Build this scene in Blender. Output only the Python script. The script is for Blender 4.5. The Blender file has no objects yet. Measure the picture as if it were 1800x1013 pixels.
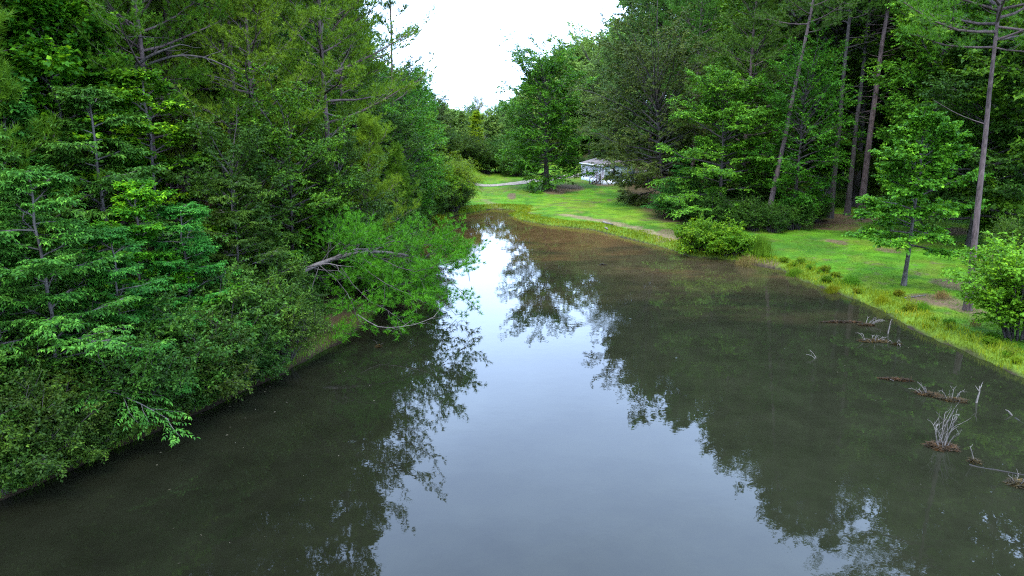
import bpy, math, random
import numpy as np
from mathutils import Vector, Matrix

# ------------------------------------------------------------------ camera
SC = bpy.context.scene
COL = SC.collection
CAM_H, PITCH, FPX = 10.0, math.radians(13.05), 1250.0
cam_d = bpy.data.cameras.new('camera')
cam_d.sensor_width = 36.0
cam_d.lens = FPX / 1800.0 * 36.0
cam_d.clip_start, cam_d.clip_end = 0.1, 3000
cam = bpy.data.objects.new('camera', cam_d)
cam.location = (0, 0, CAM_H)
cam.rotation_euler = (math.radians(90) - PITCH, 0, 0)
COL.objects.link(cam)
SC.camera = cam
SC.view_settings.view_transform = 'Standard'
SC.view_settings.look = 'None'
SC.view_settings.exposure = 1.4
SC.view_settings.gamma = 1.0
SC.view_settings.use_curve_mapping = False
SC.cycles.use_denoising = False
SC.cycles.pixel_filter_type = 'BLACKMAN_HARRIS'
SC.cycles.filter_width = 1.15
SC.cycles.max_bounces = 6
SC.cycles.diffuse_bounces = 2
SC.cycles.glossy_bounces = 3
SC.cycles.transmission_bounces = 3
SC.cycles.volume_bounces = 0
SC.cycles.caustics_reflective = False
SC.cycles.caustics_refractive = False

# ------------------------------------------------------------------ world (overcast daylight)
SUN_EL, SUN_AZ = math.radians(62), math.radians(200)
world = bpy.data.worlds.new('World')
SC.world = world
world.use_nodes = True
wt = world.node_tree
wt.nodes.clear()
w_out = wt.nodes.new('ShaderNodeOutputWorld')
w_bg = wt.nodes.new('ShaderNodeBackground')
w_bg.inputs['Strength'].default_value = 0.1
sky = wt.nodes.new('ShaderNodeTexSky')
sky.sky_type = 'NISHITA'
sky.sun_disc = False
sky.sun_elevation = SUN_EL
sky.sun_rotation = SUN_AZ
sky.air_density, sky.dust_density, sky.ozone_density = 1.0, 3.0, 1.0
tc = wt.nodes.new('ShaderNodeTexCoord')
mp = wt.nodes.new('ShaderNodeMapping')
mp.inputs['Scale'].default_value = (1.0, 1.0, 2.4)
ns = wt.nodes.new('ShaderNodeTexNoise')
ns.inputs['Scale'].default_value = 1.6
ns.inputs['Detail'].default_value = 5
rp = wt.nodes.new('ShaderNodeValToRGB')          # cloud brightness
rp.color_ramp.elements[0].position = 0.33
rp.color_ramp.elements[0].color = (0.58, 0.79, 1.24, 1)
rp.color_ramp.elements[1].position = 0.62
rp.color_ramp.elements[1].color = (0.81, 1.11, 1.66, 1)
vm = wt.nodes.new('ShaderNodeVectorMath'); vm.operation = 'SCALE'
vm.inputs['Scale'].default_value = 19.0
mx = wt.nodes.new('ShaderNodeMix'); mx.data_type = 'RGBA'
mx.inputs['Factor'].default_value = 0.86
wt.links.new(tc.outputs['Generated'], mp.inputs['Vector'])
wt.links.new(mp.outputs['Vector'], ns.inputs['Vector'])
wt.links.new(ns.outputs['Fac'], rp.inputs['Fac'])
wt.links.new(rp.outputs['Color'], vm.inputs[0])
wt.links.new(sky.outputs['Color'], mx.inputs['A'])
wt.links.new(vm.outputs['Vector'], mx.inputs['B'])
wt.links.new(mx.outputs['Result'], w_bg.inputs['Color'])
wt.links.new(w_bg.outputs['Background'], w_out.inputs['Surface'])

sun_d = bpy.data.lights.new('sun', 'SUN')
sun_d.energy = 1.5
sun_d.angle = math.radians(25)
sun_d.color = (1.0, 0.96, 0.88)
sun = bpy.data.objects.new('sun', sun_d)
sdir = Vector((math.sin(SUN_AZ) * math.cos(SUN_EL), math.cos(SUN_AZ) * math.cos(SUN_EL), math.sin(SUN_EL)))
sun.rotation_euler = sdir.to_track_quat('Z', 'Y').to_euler()
COL.objects.link(sun)

# ------------------------------------------------------------------ helpers
def ray(u, v):
    """photo pixel -> direction from the camera (world)"""
    x, y = (u - 900) / FPX, (506.5 - v) / FPX
    c, s = math.cos(PITCH), math.sin(PITCH)
    return np.array([x, c + y * s, -s + y * c])
def at_z(u, v, z=0.0):
    d = ray(u, v); t = (z - CAM_H) / d[2]
    return np.array([0, 0, CAM_H]) + d * t
def at_y(u, v, Y):
    d = ray(u, v); return np.array([0, 0, CAM_H]) + d * (Y / d[1])

def add_mesh(name, V, Fs, mats, smooth=False, mat_idx=None, link=True, uvn=None):
    V = np.asarray(V, dtype=np.float32)
    Fs = [np.asarray(f, dtype=np.int32) for f in Fs if len(f)]
    loops = np.concatenate([f.ravel() for f in Fs])
    tot = np.concatenate([np.full(len(f), f.shape[1], np.int32) for f in Fs])
    start = np.concatenate([[0], np.cumsum(tot)[:-1]]).astype(np.int32)
    me = bpy.data.meshes.new(name)
    me.vertices.add(len(V)); me.vertices.foreach_set('co', V.ravel())
    me.loops.add(len(loops)); me.loops.foreach_set('vertex_index', loops)
    me.polygons.add(len(tot)); me.polygons.foreach_set('loop_start', start)
    me.polygons.foreach_set('loop_total', tot)
    if smooth: me.polygons.foreach_set('use_smooth', np.ones(len(tot), bool))
    for m in (mats if isinstance(mats, (list, tuple)) else [mats]): me.materials.append(m)
    if mat_idx is not None: me.polygons.foreach_set('material_index', np.asarray(mat_idx, np.int32))
    me.update(calc_edges=True)
    return me

def put(name, me, parent=None, loc=(0, 0, 0), kind=None, label=None, cat=None, group=None, rot=None):
    o = bpy.data.objects.new(name, me)
    COL.objects.link(o)
    o.location = loc
    if rot is not None: o.rotation_euler = rot
    if parent is not None: o.parent = parent
    if kind: o['kind'] = kind
    if label: o['label'] = label
    if cat: o['category'] = cat
    if group: o['group'] = group
    return o

def nrm(a):
    return a / np.maximum(np.linalg.norm(a, axis=-1, keepdims=True), 1e-9)

class Geo:
    def __init__(s): s.V = []; s.F = {3: [], 4: []}; s.n = 0
    def add(s, V, F):
        V = np.asarray(V, float).reshape(-1, 3); F = np.asarray(F, int)
        s.F[F.shape[1]].append(F + s.n); s.V.append(V); s.n += len(V)
    def box(s, c, size, rz=0.0, tilt=None):
        x, y, z = np.array(size) / 2.0
        P = np.array([[sx * x, sy * y, sz * z] for sz in (-1, 1) for sy in (-1, 1) for sx in (-1, 1)])
        if tilt is not None: P = P @ np.array(Matrix.Rotation(tilt[1], 3, tilt[0])).T
        R = np.array([[math.cos(rz), -math.sin(rz), 0], [math.sin(rz), math.cos(rz), 0], [0, 0, 1]])
        P = P @ R.T + np.array(c)
        s.add(P, [[0, 2, 3, 1], [4, 5, 7, 6], [0, 1, 5, 4], [2, 6, 7, 3], [0, 4, 6, 2], [1, 3, 7, 5]])
    def tubes(s, P, r0, r1, sides=5, power=1.0, cap=False):
        """P (N,K,3) paths, radii r0->r1 (N,)"""
        P = np.asarray(P, float)
        if P.ndim == 2: P = P[None]
        N, K, _ = P.shape
        r0 = np.broadcast_to(np.asarray(r0, float), (N,)); r1 = np.broadcast_to(np.asarray(r1, float), (N,))
        T = np.gradient(P, axis=1); T = nrm(T)
        ref = np.where(np.abs(T[:, :1, 2:3]) > 0.9, np.array([1.0, 0, 0]), np.array([0, 0, 1.0]))
        ref = np.broadcast_to(ref, T.shape)
        S = nrm(np.cross(T, ref)); U = np.cross(S, T)
        a = np.arange(sides) * 2 * np.pi / sides
        t = np.linspace(0, 1, K) ** power
        r = r0[:, None] * (1 - t) + r1[:, None] * t
        ring = (S[:, :, None] * np.cos(a)[:, None] + U[:, :, None] * np.sin(a)[:, None]) * r[:, :, None, None]
        V = (P[:, :, None] + ring).reshape(-1, 3)
        n, k, j = np.meshgrid(np.arange(N), np.arange(K - 1), np.arange(sides), indexing='ij')
        b = (n * K + k) * sides
        j2 = (j + 1) % sides
        F = np.stack([b + j, b + j2, b + sides + j2, b + sides + j], -1).reshape(-1, 4)
        s.add(V, F)
    def mesh(s, name, mats, smooth=False):
        V = np.concatenate(s.V)
        return add_mesh(name, V, [np.concatenate(s.F[k]) for k in (3, 4) if s.F[k]], mats, smooth)

# ------------------------------------------------------------------ materials
def new_mat(name):
    m = bpy.data.materials.new(name); m.use_nodes = True
    nt = m.node_tree; nt.nodes.clear()
    out = nt.nodes.new('ShaderNodeOutputMaterial')
    return m, nt, out
def N(nt, t, **kw):
    n = nt.nodes.new(t)
    for k, v in kw.items():
        if k in n.inputs.keys(): n.inputs[k].default_value = v
        else: setattr(n, k, v)
    return n
def rgba(c): return (c[0], c[1], c[2], 1)

def leaf_mat(name, dark, light, accent=None, scale=0.7, trans=0.22, rough=0.55, spec=0.14, island=0.75):
    dark, light, accent = [tuple(a * b for a, b in zip(q, (1.75, 1.06, 0.50))) if q else None for q in (dark, light, accent)]
    m, nt, out = new_mat(name)
    geo = N(nt, 'ShaderNodeNewGeometry'); oi = N(nt, 'ShaderNodeObjectInfo')
    no = N(nt, 'ShaderNodeTexNoise', Scale=scale, Detail=3.0, Roughness=0.65)
    nt.links.new(geo.outputs['Position'], no.inputs['Vector'])
    r = N(nt, 'ShaderNodeValToRGB')
    r.color_ramp.elements[0].position = 0.33; r.color_ramp.elements[0].color = rgba(dark)
    r.color_ramp.elements[1].position = 0.66; r.color_ramp.elements[1].color = rgba(light)
    if accent:
        e = r.color_ramp.elements.new(0.8); e.color = rgba(accent)
    # noise + per leaf random
    ad = N(nt, 'ShaderNodeMath', operation='MULTIPLY_ADD')
    nt.links.new(geo.outputs['Random Per Island'], ad.inputs[0]); ad.inputs[1].default_value = island * 0.5
    nt.links.new(no.outputs['Fac'], ad.inputs[2])
    su = N(nt, 'ShaderNodeMath', operation='SUBTRACT'); su.inputs[1].default_value = island * 0.25
    nt.links.new(ad.outputs[0], su.inputs[0]); nt.links.new(su.outputs[0], r.inputs['Fac'])
    hs = N(nt, 'ShaderNodeHueSaturation')
    mr = N(nt, 'ShaderNodeMapRange'); mr.inputs['To Min'].default_value = 0.485; mr.inputs['To Max'].default_value = 0.52
    nt.links.new(oi.outputs['Random'], mr.inputs['Value']); nt.links.new(mr.outputs[0], hs.inputs['Hue'])
    mv = N(nt, 'ShaderNodeMapRange'); mv.inputs['To Min'].default_value = 0.8; mv.inputs['To Max'].default_value = 1.25
    fr = N(nt, 'ShaderNodeMath', operation='FRACT'); mu = N(nt, 'ShaderNodeMath', operation='MULTIPLY'); mu.inputs[1].default_value = 7.31
    nt.links.new(oi.outputs['Random'], mu.inputs[0]); nt.links.new(mu.outputs[0], fr.inputs[0])
    nt.links.new(fr.outputs[0], mv.inputs['Value']); nt.links.new(mv.outputs[0], hs.inputs['Value'])
    nt.links.new(r.outputs['Color'], hs.inputs['Color'])
    p = N(nt, 'ShaderNodeBsdfPrincipled', Roughness=rough)
    p.inputs['Specular IOR Level'].default_value = spec
    tr = N(nt, 'ShaderNodeBsdfTranslucent')
    mix = N(nt, 'ShaderNodeMixShader'); mix.inputs[0].default_value = trans
    g2 = N(nt, 'ShaderNodeHueSaturation'); g2.inputs['Hue'].default_value = 0.485; g2.inputs['Value'].default_value = 1.3
    nt.links.new(hs.outputs['Color'], p.inputs['Base Color']); nt.links.new(hs.outputs['Color'], g2.inputs['Color'])
    nt.links.new(g2.outputs['Color'], tr.inputs['Color'])
    nt.links.new(p.outputs[0], mix.inputs[1]); nt.links.new(tr.outputs[0], mix.inputs[2])
    nt.links.new(mix.outputs[0], out.inputs['Surface'])
    return m

def bark_mat(name, dark, light, zs=0.25, scale=9.0, rough=0.9, bump=0.6):
    m, nt, out = new_mat(name)
    t = N(nt, 'ShaderNodeTexCoord'); mp = N(nt, 'ShaderNodeMapping'); mp.inputs['Scale'].default_value = (1, 1, zs)
    no = N(nt, 'ShaderNodeTexNoise', Scale=scale, Detail=5.0, Roughness=0.7)
    n2 = N(nt, 'ShaderNodeTexNoise', Scale=1.1, Detail=3.0)
    nt.links.new(t.outputs['Object'], mp.inputs['Vector']); nt.links.new(mp.outputs[0], no.inputs['Vector'])
    nt.links.new(t.outputs['Object'], n2.inputs['Vector'])
    av = N(nt, 'ShaderNodeMath', operation='MULTIPLY_ADD'); av.inputs[1].default_value = 0.6
    nt.links.new(no.outputs['Fac'], av.inputs[0])
    ml = N(nt, 'ShaderNodeMath', operation='MULTIPLY'); ml.inputs[1].default_value = 0.4
    nt.links.new(n2.outputs['Fac'], ml.inputs[0]); nt.links.new(ml.outputs[0], av.inputs[2])
    r = N(nt, 'ShaderNodeValToRGB'); r.color_ramp.elements[0].position = 0.38; r.color_ramp.elements[0].color = rgba(dark)
    r.color_ramp.elements[1].position = 0.6; r.color_ramp.elements[1].color = rgba(light)
    nt.links.new(av.outputs[0], r.inputs['Fac'])
    p = N(nt, 'ShaderNodeBsdfPrincipled', Roughness=rough); p.inputs['Specular IOR Level'].default_value = 0.2
    nt.links.new(r.outputs['Color'], p.inputs['Base Color'])
    b = N(nt, 'ShaderNodeBump', Strength=bump, Distance=0.05); nt.links.new(no.outputs['Fac'], b.inputs['Height'])
    nt.links.new(b.outputs[0], p.inputs['Normal']); nt.links.new(p.outputs[0], out.inputs['Surface'])
    return m

def flat_mat(name, col, rough=0.6, var=0.15, scale=6.0, spec=0.3):
    m, nt, out = new_mat(name)
    t = N(nt, 'ShaderNodeTexCoord'); no = N(nt, 'ShaderNodeTexNoise', Scale=scale, Detail=4.0)
    nt.links.new(t.outputs['Object'], no.inputs['Vector'])
    r = N(nt, 'ShaderNodeValToRGB'); r.color_ramp.elements[0].position = 0.3; r.color_ramp.elements[1].position = 0.7
    r.color_ramp.elements[0].color = rgba([c * (1 - var) for c in col]); r.color_ramp.elements[1].color = rgba([min(c * (1 + var), 0.9) for c in col])
    nt.links.new(no.outputs['Fac'], r.inputs['Fac'])
    p = N(nt, 'ShaderNodeBsdfPrincipled', Roughness=rough); p.inputs['Specular IOR Level'].default_value = spec
    nt.links.new(r.outputs['Color'], p.inputs['Base Color']); nt.links.new(p.outputs[0], out.inputs['Surface'])
    return m

M = {}
M['pine'] = leaf_mat('pine_needles', (0.018, 0.080, 0.008), (0.058, 0.185, 0.013), (0.13, 0.33, 0.02), scale=1.6, trans=0.2, island=0.3)
M['pine_olive'] = leaf_mat('pine_needles_olive', (0.024, 0.080, 0.008), (0.070, 0.185, 0.014), (0.15, 0.36, 0.022), scale=1.6, trans=0.2, island=0.3)
M['pine_deep'] = leaf_mat('pine_needles_deep', (0.015, 0.066, 0.014), (0.042, 0.145, 0.024), (0.085, 0.24, 0.035), scale=1.6, trans=0.2, island=0.3)
M['pine_bright'] = leaf_mat('pine_needles_bright', (0.018, 0.090, 0.008), (0.055, 0.225, 0.013), (0.12, 0.40, 0.02), scale=1.8, trans=0.2, island=0.3)
M['leaf'] = leaf_mat('broad_leaves', (0.016, 0.090, 0.010), (0.048, 0.205, 0.018), (0.11, 0.36, 0.03))
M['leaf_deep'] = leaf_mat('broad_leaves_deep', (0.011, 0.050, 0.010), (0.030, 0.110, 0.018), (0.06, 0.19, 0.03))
M['leaf_olive'] = leaf_mat('olive_leaves_shaded', (0.009, 0.036, 0.008), (0.024, 0.080, 0.014), (0.055, 0.16, 0.025))  # olive leaves with the bank's shade painted into their colour
M['leaf_maple'] = leaf_mat('maple_leaves', (0.040, 0.170, 0.014), (0.080, 0.300, 0.022), (0.17, 0.46, 0.03), trans=0.3)
M['leaf_cool'] = leaf_mat('broad_leaves_cool', (0.010, 0.068, 0.014), (0.030, 0.155, 0.030), (0.07, 0.27, 0.05))
M['leaf_bright'] = leaf_mat('broad_leaves_bright', (0.030, 0.140, 0.010), (0.075, 0.245, 0.014), (0.19, 0.40, 0.02), trans=0.35)
M['leaf_spray'] = leaf_mat('painted_lit_sprays', (0.014, 0.085, 0.010), (0.055, 0.230, 0.014), (0.17, 0.48, 0.018), scale=0.45, trans=0.35)  # yellow light on the sprays is painted into the accent colour
M['leaf_grey'] = leaf_mat('oak_leaves', (0.026, 0.090, 0.036), (0.062, 0.175, 0.066), (0.10, 0.26, 0.10))
M['leaf_brown'] = leaf_mat('oak_leaves_brownish', (0.020, 0.054, 0.014), (0.038, 0.098, 0.024), (0.07, 0.14, 0.03))
M['leaf_yellow'] = leaf_mat('willow_leaves', (0.060, 0.170, 0.010), (0.110, 0.260, 0.014), (0.20, 0.36, 0.02), trans=0.35)
M['leaf_far'] = leaf_mat('hazed_far_leaves', (0.050, 0.160, 0.060), (0.100, 0.27, 0.090), (0.16, 0.38, 0.12), scale=0.5)  # far crowns brightened in colour in place of haze
M['leaf_haze'] = leaf_mat('haze_paled_leaves', (0.10, 0.18, 0.15), (0.16, 0.27, 0.22), (0.2, 0.3, 0.25), scale=0.5)  # distance haze painted into the leaf colour
M['grass'] = leaf_mat('grass_blades', (0.055, 0.130, 0.008), (0.105, 0.200, 0.012), (0.17, 0.22, 0.03), scale=0.8, trans=0.3, island=0.7)
M['dry_grass'] = leaf_mat('dry_grass_blades', (0.07, 0.085, 0.05), (0.13, 0.145, 0.09), None, scale=0.8, trans=0.2, island=0.7)
M['reed'] = leaf_mat('reed_blades', (0.03, 0.12, 0.012), (0.06, 0.20, 0.018), None, scale=0.8, trans=0.3, island=0.7)
M['pine_bark'] = bark_mat('pine_bark', (0.030, 0.021, 0.019), (0.125, 0.086, 0.076))
M['dark_bark'] = bark_mat('dark_bark', (0.022, 0.018, 0.016), (0.085, 0.070, 0.060))
M['grey_bark'] = bark_mat('grey_bark', (0.035, 0.030, 0.026), (0.12, 0.105, 0.09))
M['dead_wood'] = bark_mat('bleached_dead_wood', (0.055, 0.045, 0.036), (0.22, 0.19, 0.165), scale=14, bump=0.3)
M['wet_mat'] = leaf_mat('sodden_debris', (0.007, 0.008, 0.004), (0.026, 0.023, 0.010), (0.05, 0.042, 0.018), trans=0.0, scale=3)

# ------------------------------------------------------------------ pond outline and terrain
SHORE_R = [(1800, 664), (1740, 640), (1700, 618), (1650, 600), (1600, 576), (1550, 547), (1500, 526), (1450, 507), (1400, 490), (1375, 474),
           (1330, 466), (1300, 460), (1260, 455), (1215, 452), (1190, 443), (1150, 431), (1100, 419), (1040, 404), (960, 396), (912, 387), (893, 379), (912, 375), (900, 369)]
SHORE_L = [(865, 368), (830, 374), (800, 380), (765, 390), (742, 404), (730, 424), (722, 446), (706, 480), (688, 520), (650, 562), (600, 600), (542, 633), (480, 664), (400, 702), (300, 748), (200, 792), (100, 838), (0, 882)]
poly = [(20, -45), (26, -20), (27, 2), (25, 16)] + [tuple(at_z(u, v)[:2]) for u, v in SHORE_R] + [tuple(at_z(u, v)[:2]) for u, v in SHORE_L] + [(-18.5, 9), (-20.5, -5), (-19, -45)]
POLY = np.array(poly)

def pond_dist(X, Y):
    """signed distance to the water's edge, positive on land"""
    P = np.stack([X.ravel(), Y.ravel()], -1)
    best = np.full(len(P), 1e9); inside = np.zeros(len(P), bool)
    for i in range(len(POLY)):
        a, b = POLY[i], POLY[(i + 1) % len(POLY)]
        ab = b - a; t = np.clip(((P - a) @ ab) / (ab @ ab), 0, 1)
        best = np.minimum(best, np.hypot(*(P - a - t[:, None] * ab).T))
        c = ((a[1] > P[:, 1]) != (b[1] > P[:, 1]))
        xi = a[0] + (P[:, 1] - a[1]) * ab[0] / (ab[1] if abs(ab[1]) > 1e-9 else 1e-9)
        inside ^= c & (P[:, 0] < xi)
    return np.where(inside, -best, best).reshape(X.shape)

_r = np.random.default_rng(3)
_tab = _r.random((64, 64))
def vnoise(x, y, s):
    x = np.asarray(x) * s + 100; y = np.asarray(y) * s + 100
    xi, yi = np.floor(x).astype(int), np.floor(y).astype(int); fx, fy = x - xi, y - yi
    fx, fy = fx * fx * (3 - 2 * fx), fy * fy * (3 - 2 * fy)
    g = lambda i, j: _tab[i % 64, j % 64]
    return (g(xi, yi) * (1 - fx) + g(xi + 1, yi) * fx) * (1 - fy) + (g(xi, yi + 1) * (1 - fx) + g(xi + 1, yi + 1) * fx) * fy
def fbm(x, y, s, o=3):
    return sum(vnoise(x, y, s * 2 ** k) / 2 ** (k + 1) for k in range(o)) / (1 - 2.0 ** -o)
def sstep(a, b, x):
    t = np.clip((x - a) / (b - a), 0, 1); return t * t * (3 - 2 * t)

def height(X, Y, d=None):
    X = np.asarray(X, float); Y = np.asarray(Y, float)
    if d is None: d = pond_dist(X, Y)
    wob = (fbm(X, Y, 1.2) - 0.5) * 0.55
    dd = d + wob * (np.abs(d) < 6)
    left = 1 - sstep(-9, -4, X)
    land = 0.30 * (1 - np.exp(-np.maximum(dd, 0) / 0.55)) + 0.018 * np.minimum(d, 60) + left * 0.055 * np.minimum(np.maximum(d, 0), 45)
    land = land + (fbm(X, Y, 0.35) - 0.5) * 0.25 * sstep(1, 6, d) + (fbm(X, Y, 2.2) - 0.5) * 0.10 * sstep(0.1, 1.2, d) * (1 - sstep(80, 95, Y))
    land = land + sstep(120, 260, Y) * 3
    bed = -np.minimum(1.6, 0.30 * np.maximum(-dd, 0)) - 0.02
    return np.where(dd > 0, np.maximum(land, 0.012), bed)
def hz(x, y): return float(height(np.array([x]), np.array([y]))[0])

def axis(lo, dlo, dhi, hi, fine, grow=1.09):
    a = list(np.arange(dlo, dhi + 1e-6, fine)); s = fine; x = dhi
    while x < hi: s *= grow; x += s; a.append(x)
    s = fine; x = dlo
    while x > lo: s *= grow; x -= s; a.insert(0, x)
    return np.array(a)
gx = axis(-900, -17, 30, 900, 0.28); gy = axis(-120, 14, 92, 1600, 0.30)
GX, GY = np.meshgrid(gx, gy)
GD = pond_dist(GX, GY); GZ = height(GX, GY, GD)
nx, ny = len(gx), len(gy)
ii, jj = np.meshgrid(np.arange(nx - 1), np.arange(ny - 1))
b = (jj * nx + ii).ravel()
ter = add_mesh('ground', np.stack([GX, GY, GZ], -1).reshape(-1, 3), [np.stack([b, b + 1, b + nx + 1, b + nx], -1)], [], smooth=True)

# zones painted per vertex: lawn / rank shore grass / leaf litter / bare soil  (ground cover, plus tree shade painted into the lawn)
def blob(u, v, ru, rv, z=0.5):
    c = at_z(u, v, z); e = at_z(u + ru, v, z); f = at_z(u, v - rv, z)
    a = abs(e[0] - c[0]); bb = abs(f[1] - c[1])
    q = ((GX - c[0]) / a) ** 2 + ((GY - c[1]) / bb) ** 2
    q = q + (fbm(GX, GY, 0.9) - 0.5) * 1.2
    return 1 - sstep(0.6, 1.25, q)
def band(pts, w):
    P = [at_z(u, v, 0.4)[:2] for u, v in pts]; best = np.full(GX.shape, 1e9)
    for a, b2 in zip(P[:-1], P[1:]):
        ab = b2 - a; t = np.clip(((GX - a[0]) * ab[0] + (GY - a[1]) * ab[1]) / (ab @ ab), 0, 1)
        best = np.minimum(best, np.hypot(GX - a[0] - t * ab[0], GY - a[1] - t * ab[1]))
    return 1 - sstep(0.5, 1.1, best / w + (fbm(GX, GY, 0.8) - 0.5) * 1.4)
lawn = np.array([0.068, 0.170, 0.007]); lawn2 = np.array([0.105, 0.185, 0.008]); lawn3 = np.array([0.032, 0.090, 0.008])
soil = np.array([0.190, 0.125, 0.075]); litter = np.array([0.060, 0.032, 0.020]); rank = np.array([0.105, 0.165, 0.015]); mud = np.array([0.030, 0.022, 0.013])
def lerp3(A, B, t): return A * (1 - t[..., None]) + B * t[..., None]
n1 = fbm(GX, GY, 0.25); n2 = fbm(GX, GY, 1.1)
C = lerp3(np.broadcast_to(lawn, GX.shape + (3,)), lawn2, sstep(0.45, 0.7, n1)); C = lerp3(C, lawn3, sstep(0.5, 0.75, n2) * 0.7)
n3_ = fbm(GX + 31, GY, 0.55, 4); n4_ = fbm(GX, GY + 57, 1.8, 3)
C = lerp3(C, np.array([0.105, 0.135, 0.012]), sstep(0.52, 0.68, n3_) * 0.7); C = lerp3(C, litter * 0.5 + soil * 0.4, sstep(0.62, 0.74, n4_) * 0.65 * sstep(0.40, 0.6, n3_))
C = lerp3(C, lawn3 * 0.75, sstep(0.58, 0.75, fbm(GX + 9, GY, 0.18)) * 0.6)  # broad dark patches: tree shade painted into the lawn colour
shore = (1 - sstep(0.6, 2.6, GD + (n2 - 0.5) * 2.0)) * (GX > -6)
C = lerp3(C, rank, shore)
for args in ((1000, 333, 26, 5), (975, 338, 22, 4), (1445, 396, 60, 9), (1500, 388, 40, 7), (1640, 522, 52, 9), (1690, 500, 36, 14), (1655, 410, 60, 7), (1560, 440, 18, 5), (1740, 455, 40, 8),
             (1180, 410, 22, 8), (1700, 540, 26, 8), (1470, 425, 14, 5), (1345, 455, 22, 6), (900, 345, 8, 5), (1062, 328, 20, 3), (1480, 300, 60, 5)):
    C = lerp3(C, litter * 0.6 + soil * 0.4, blob(*args) * 0.9)
C = lerp3(C, soil, band([(1000, 378), (1060, 388), (1110, 398), (1150, 410), (1175, 420)], 0.9) * 0.8)
C = lerp3(C, soil * 0.9, band([(850, 352), (875, 362), (905, 368), (930, 374)], 0.7) * 0.5)
# forest floor
forest = (GX < np.interp(GY, [0, 70, 80, 88, 100, 140], [0, -4, -6, -9, -12, -30])).astype(float)
right_wood = sstep(0, 3, GY - (68 - (GX - 16) * 0.35) + (n2 - 0.5) * 6) * sstep(13, 16, GX - np.maximum(GY - 90, 0) * 0.1) * (1 - sstep(28, 34, GX))
C = lerp3(C, litter, np.clip(np.maximum(forest * 0.92, right_wood * 0.9), 0, 1))
C = lerp3(C, litter * 0.7 + lawn3 * 0.3, sstep(150, 175, GY))
C = lerp3(C, mud * 0.5, (1 - sstep(0.0, 0.35, GD)) * (GX < 0)); C = lerp3(C, mud, (1 - sstep(0.0, 0.25, GD)) * (GX >= 0))
at = ter.color_attributes.new('ground_cover', 'FLOAT_COLOR', 'POINT')
at.data.foreach_set('color', np.concatenate([C.reshape(-1, 3), np.ones((C.size // 3, 1))], 1).astype(np.float32).ravel())

m, nt, out = new_mat('ground_cover')
ca = N(nt, 'ShaderNodeVertexColor'); ca.layer_name = 'ground_cover'
geo = N(nt, 'ShaderNodeNewGeometry')
na = N(nt, 'ShaderNodeTexNoise', Scale=7.0, Detail=6.0, Roughness=0.75)
nb_ = N(nt, 'ShaderNodeTexNoise', Scale=0.9, Detail=3.0)
for n_ in (na, nb_): nt.links.new(geo.outputs['Position'], n_.inputs['Vector'])
mr1 = N(nt, 'ShaderNodeMapRange'); mr1.inputs['From Min'].default_value = 0.3; mr1.inputs['From Max'].default_value = 0.7; mr1.inputs['To Min'].default_value = 0.6; mr1.inputs['To Max'].default_value = 1.4
mr2 = N(nt, 'ShaderNodeMapRange'); mr2.inputs['From Min'].default_value = 0.3; mr2.inputs['From Max'].default_value = 0.7; mr2.inputs['To Min'].default_value = 0.82; mr2.inputs['To Max'].default_value = 1.18
nt.links.new(na.outputs['Fac'], mr1.inputs['Value']); nt.links.new(nb_.outputs['Fac'], mr2.inputs['Value'])
mm = N(nt, 'ShaderNodeMath', operation='MULTIPLY'); nt.links.new(mr1.outputs[0], mm.inputs[0]); nt.links.new(mr2.outputs[0], mm.inputs[1])
vs = N(nt, 'ShaderNodeVectorMath', operation='SCALE'); nt.links.new(ca.outputs['Color'], vs.inputs[0]); nt.links.new(mm.outputs[0], vs.inputs['Scale'])
p = N(nt, 'ShaderNodeBsdfPrincipled', Roughness=0.95); p.inputs['Specular IOR Level'].default_value = 0.1
nt.links.new(vs.outputs[0], p.inputs['Base Color'])
bp = N(nt, 'ShaderNodeBump', Strength=0.8, Distance=0.06); nt.links.new(na.outputs['Fac'], bp.inputs['Height']); nt.links.new(bp.outputs[0], p.inputs['Normal'])
nt.links.new(p.outputs[0], out.inputs['Surface'])
ter.materials.append(m)
put('ground', ter, kind='structure')

# ------------------------------------------------------------------ water
m, nt, out = new_mat('pond_water')
geo = N(nt, 'ShaderNodeNewGeometry')
sx = N(nt, 'ShaderNodeSeparateXYZ'); nt.links.new(geo.outputs['Position'], sx.inputs[0])
mp = N(nt, 'ShaderNodeMapping'); mp.inputs['Scale'].default_value = (0.06, 0.12, 1); nt.links.new(geo.outputs['Position'], mp.inputs['Vector'])
nz = N(nt, 'ShaderNodeTexNoise', Scale=1.0, Detail=5.0, Roughness=0.6); nt.links.new(mp.outputs[0], nz.inputs['Vector'])
# turbidity: olive near, red-brown silt in the shallow head of the pond
fy = N(nt, 'ShaderNodeMapRange'); fy.inputs['From Min'].default_value = 22; fy.inputs['From Max'].default_value = 66
nt.links.new(sx.outputs['Y'], fy.inputs['Value'])
ad = N(nt, 'ShaderNodeMath', operation='MULTIPLY_ADD'); ad.inputs[1].default_value = 1.4; nt.links.new(nz.outputs['Fac'], ad.inputs[0]); nt.links.new(fy.outputs[0], ad.inputs[2])
r = N(nt, 'ShaderNodeValToRGB'); e = r.color_ramp.elements
e[0].position = 0.62; e[0].color = (0.0092, 0.0096, 0.0050, 1)
e[1].position = 1.25 / 1.4; e[1].color = (0.028, 0.021, 0.010, 1)
x = e.new(1.0); x.color = (0.060, 0.033, 0.013, 1)
sb = N(nt, 'ShaderNodeMath', operation='MULTIPLY'); sb.inputs[1].default_value = 0.62; nt.links.new(ad.outputs[0], sb.inputs[0])
nt.links.new(sb.outputs[0], r.inputs['Fac'])
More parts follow.
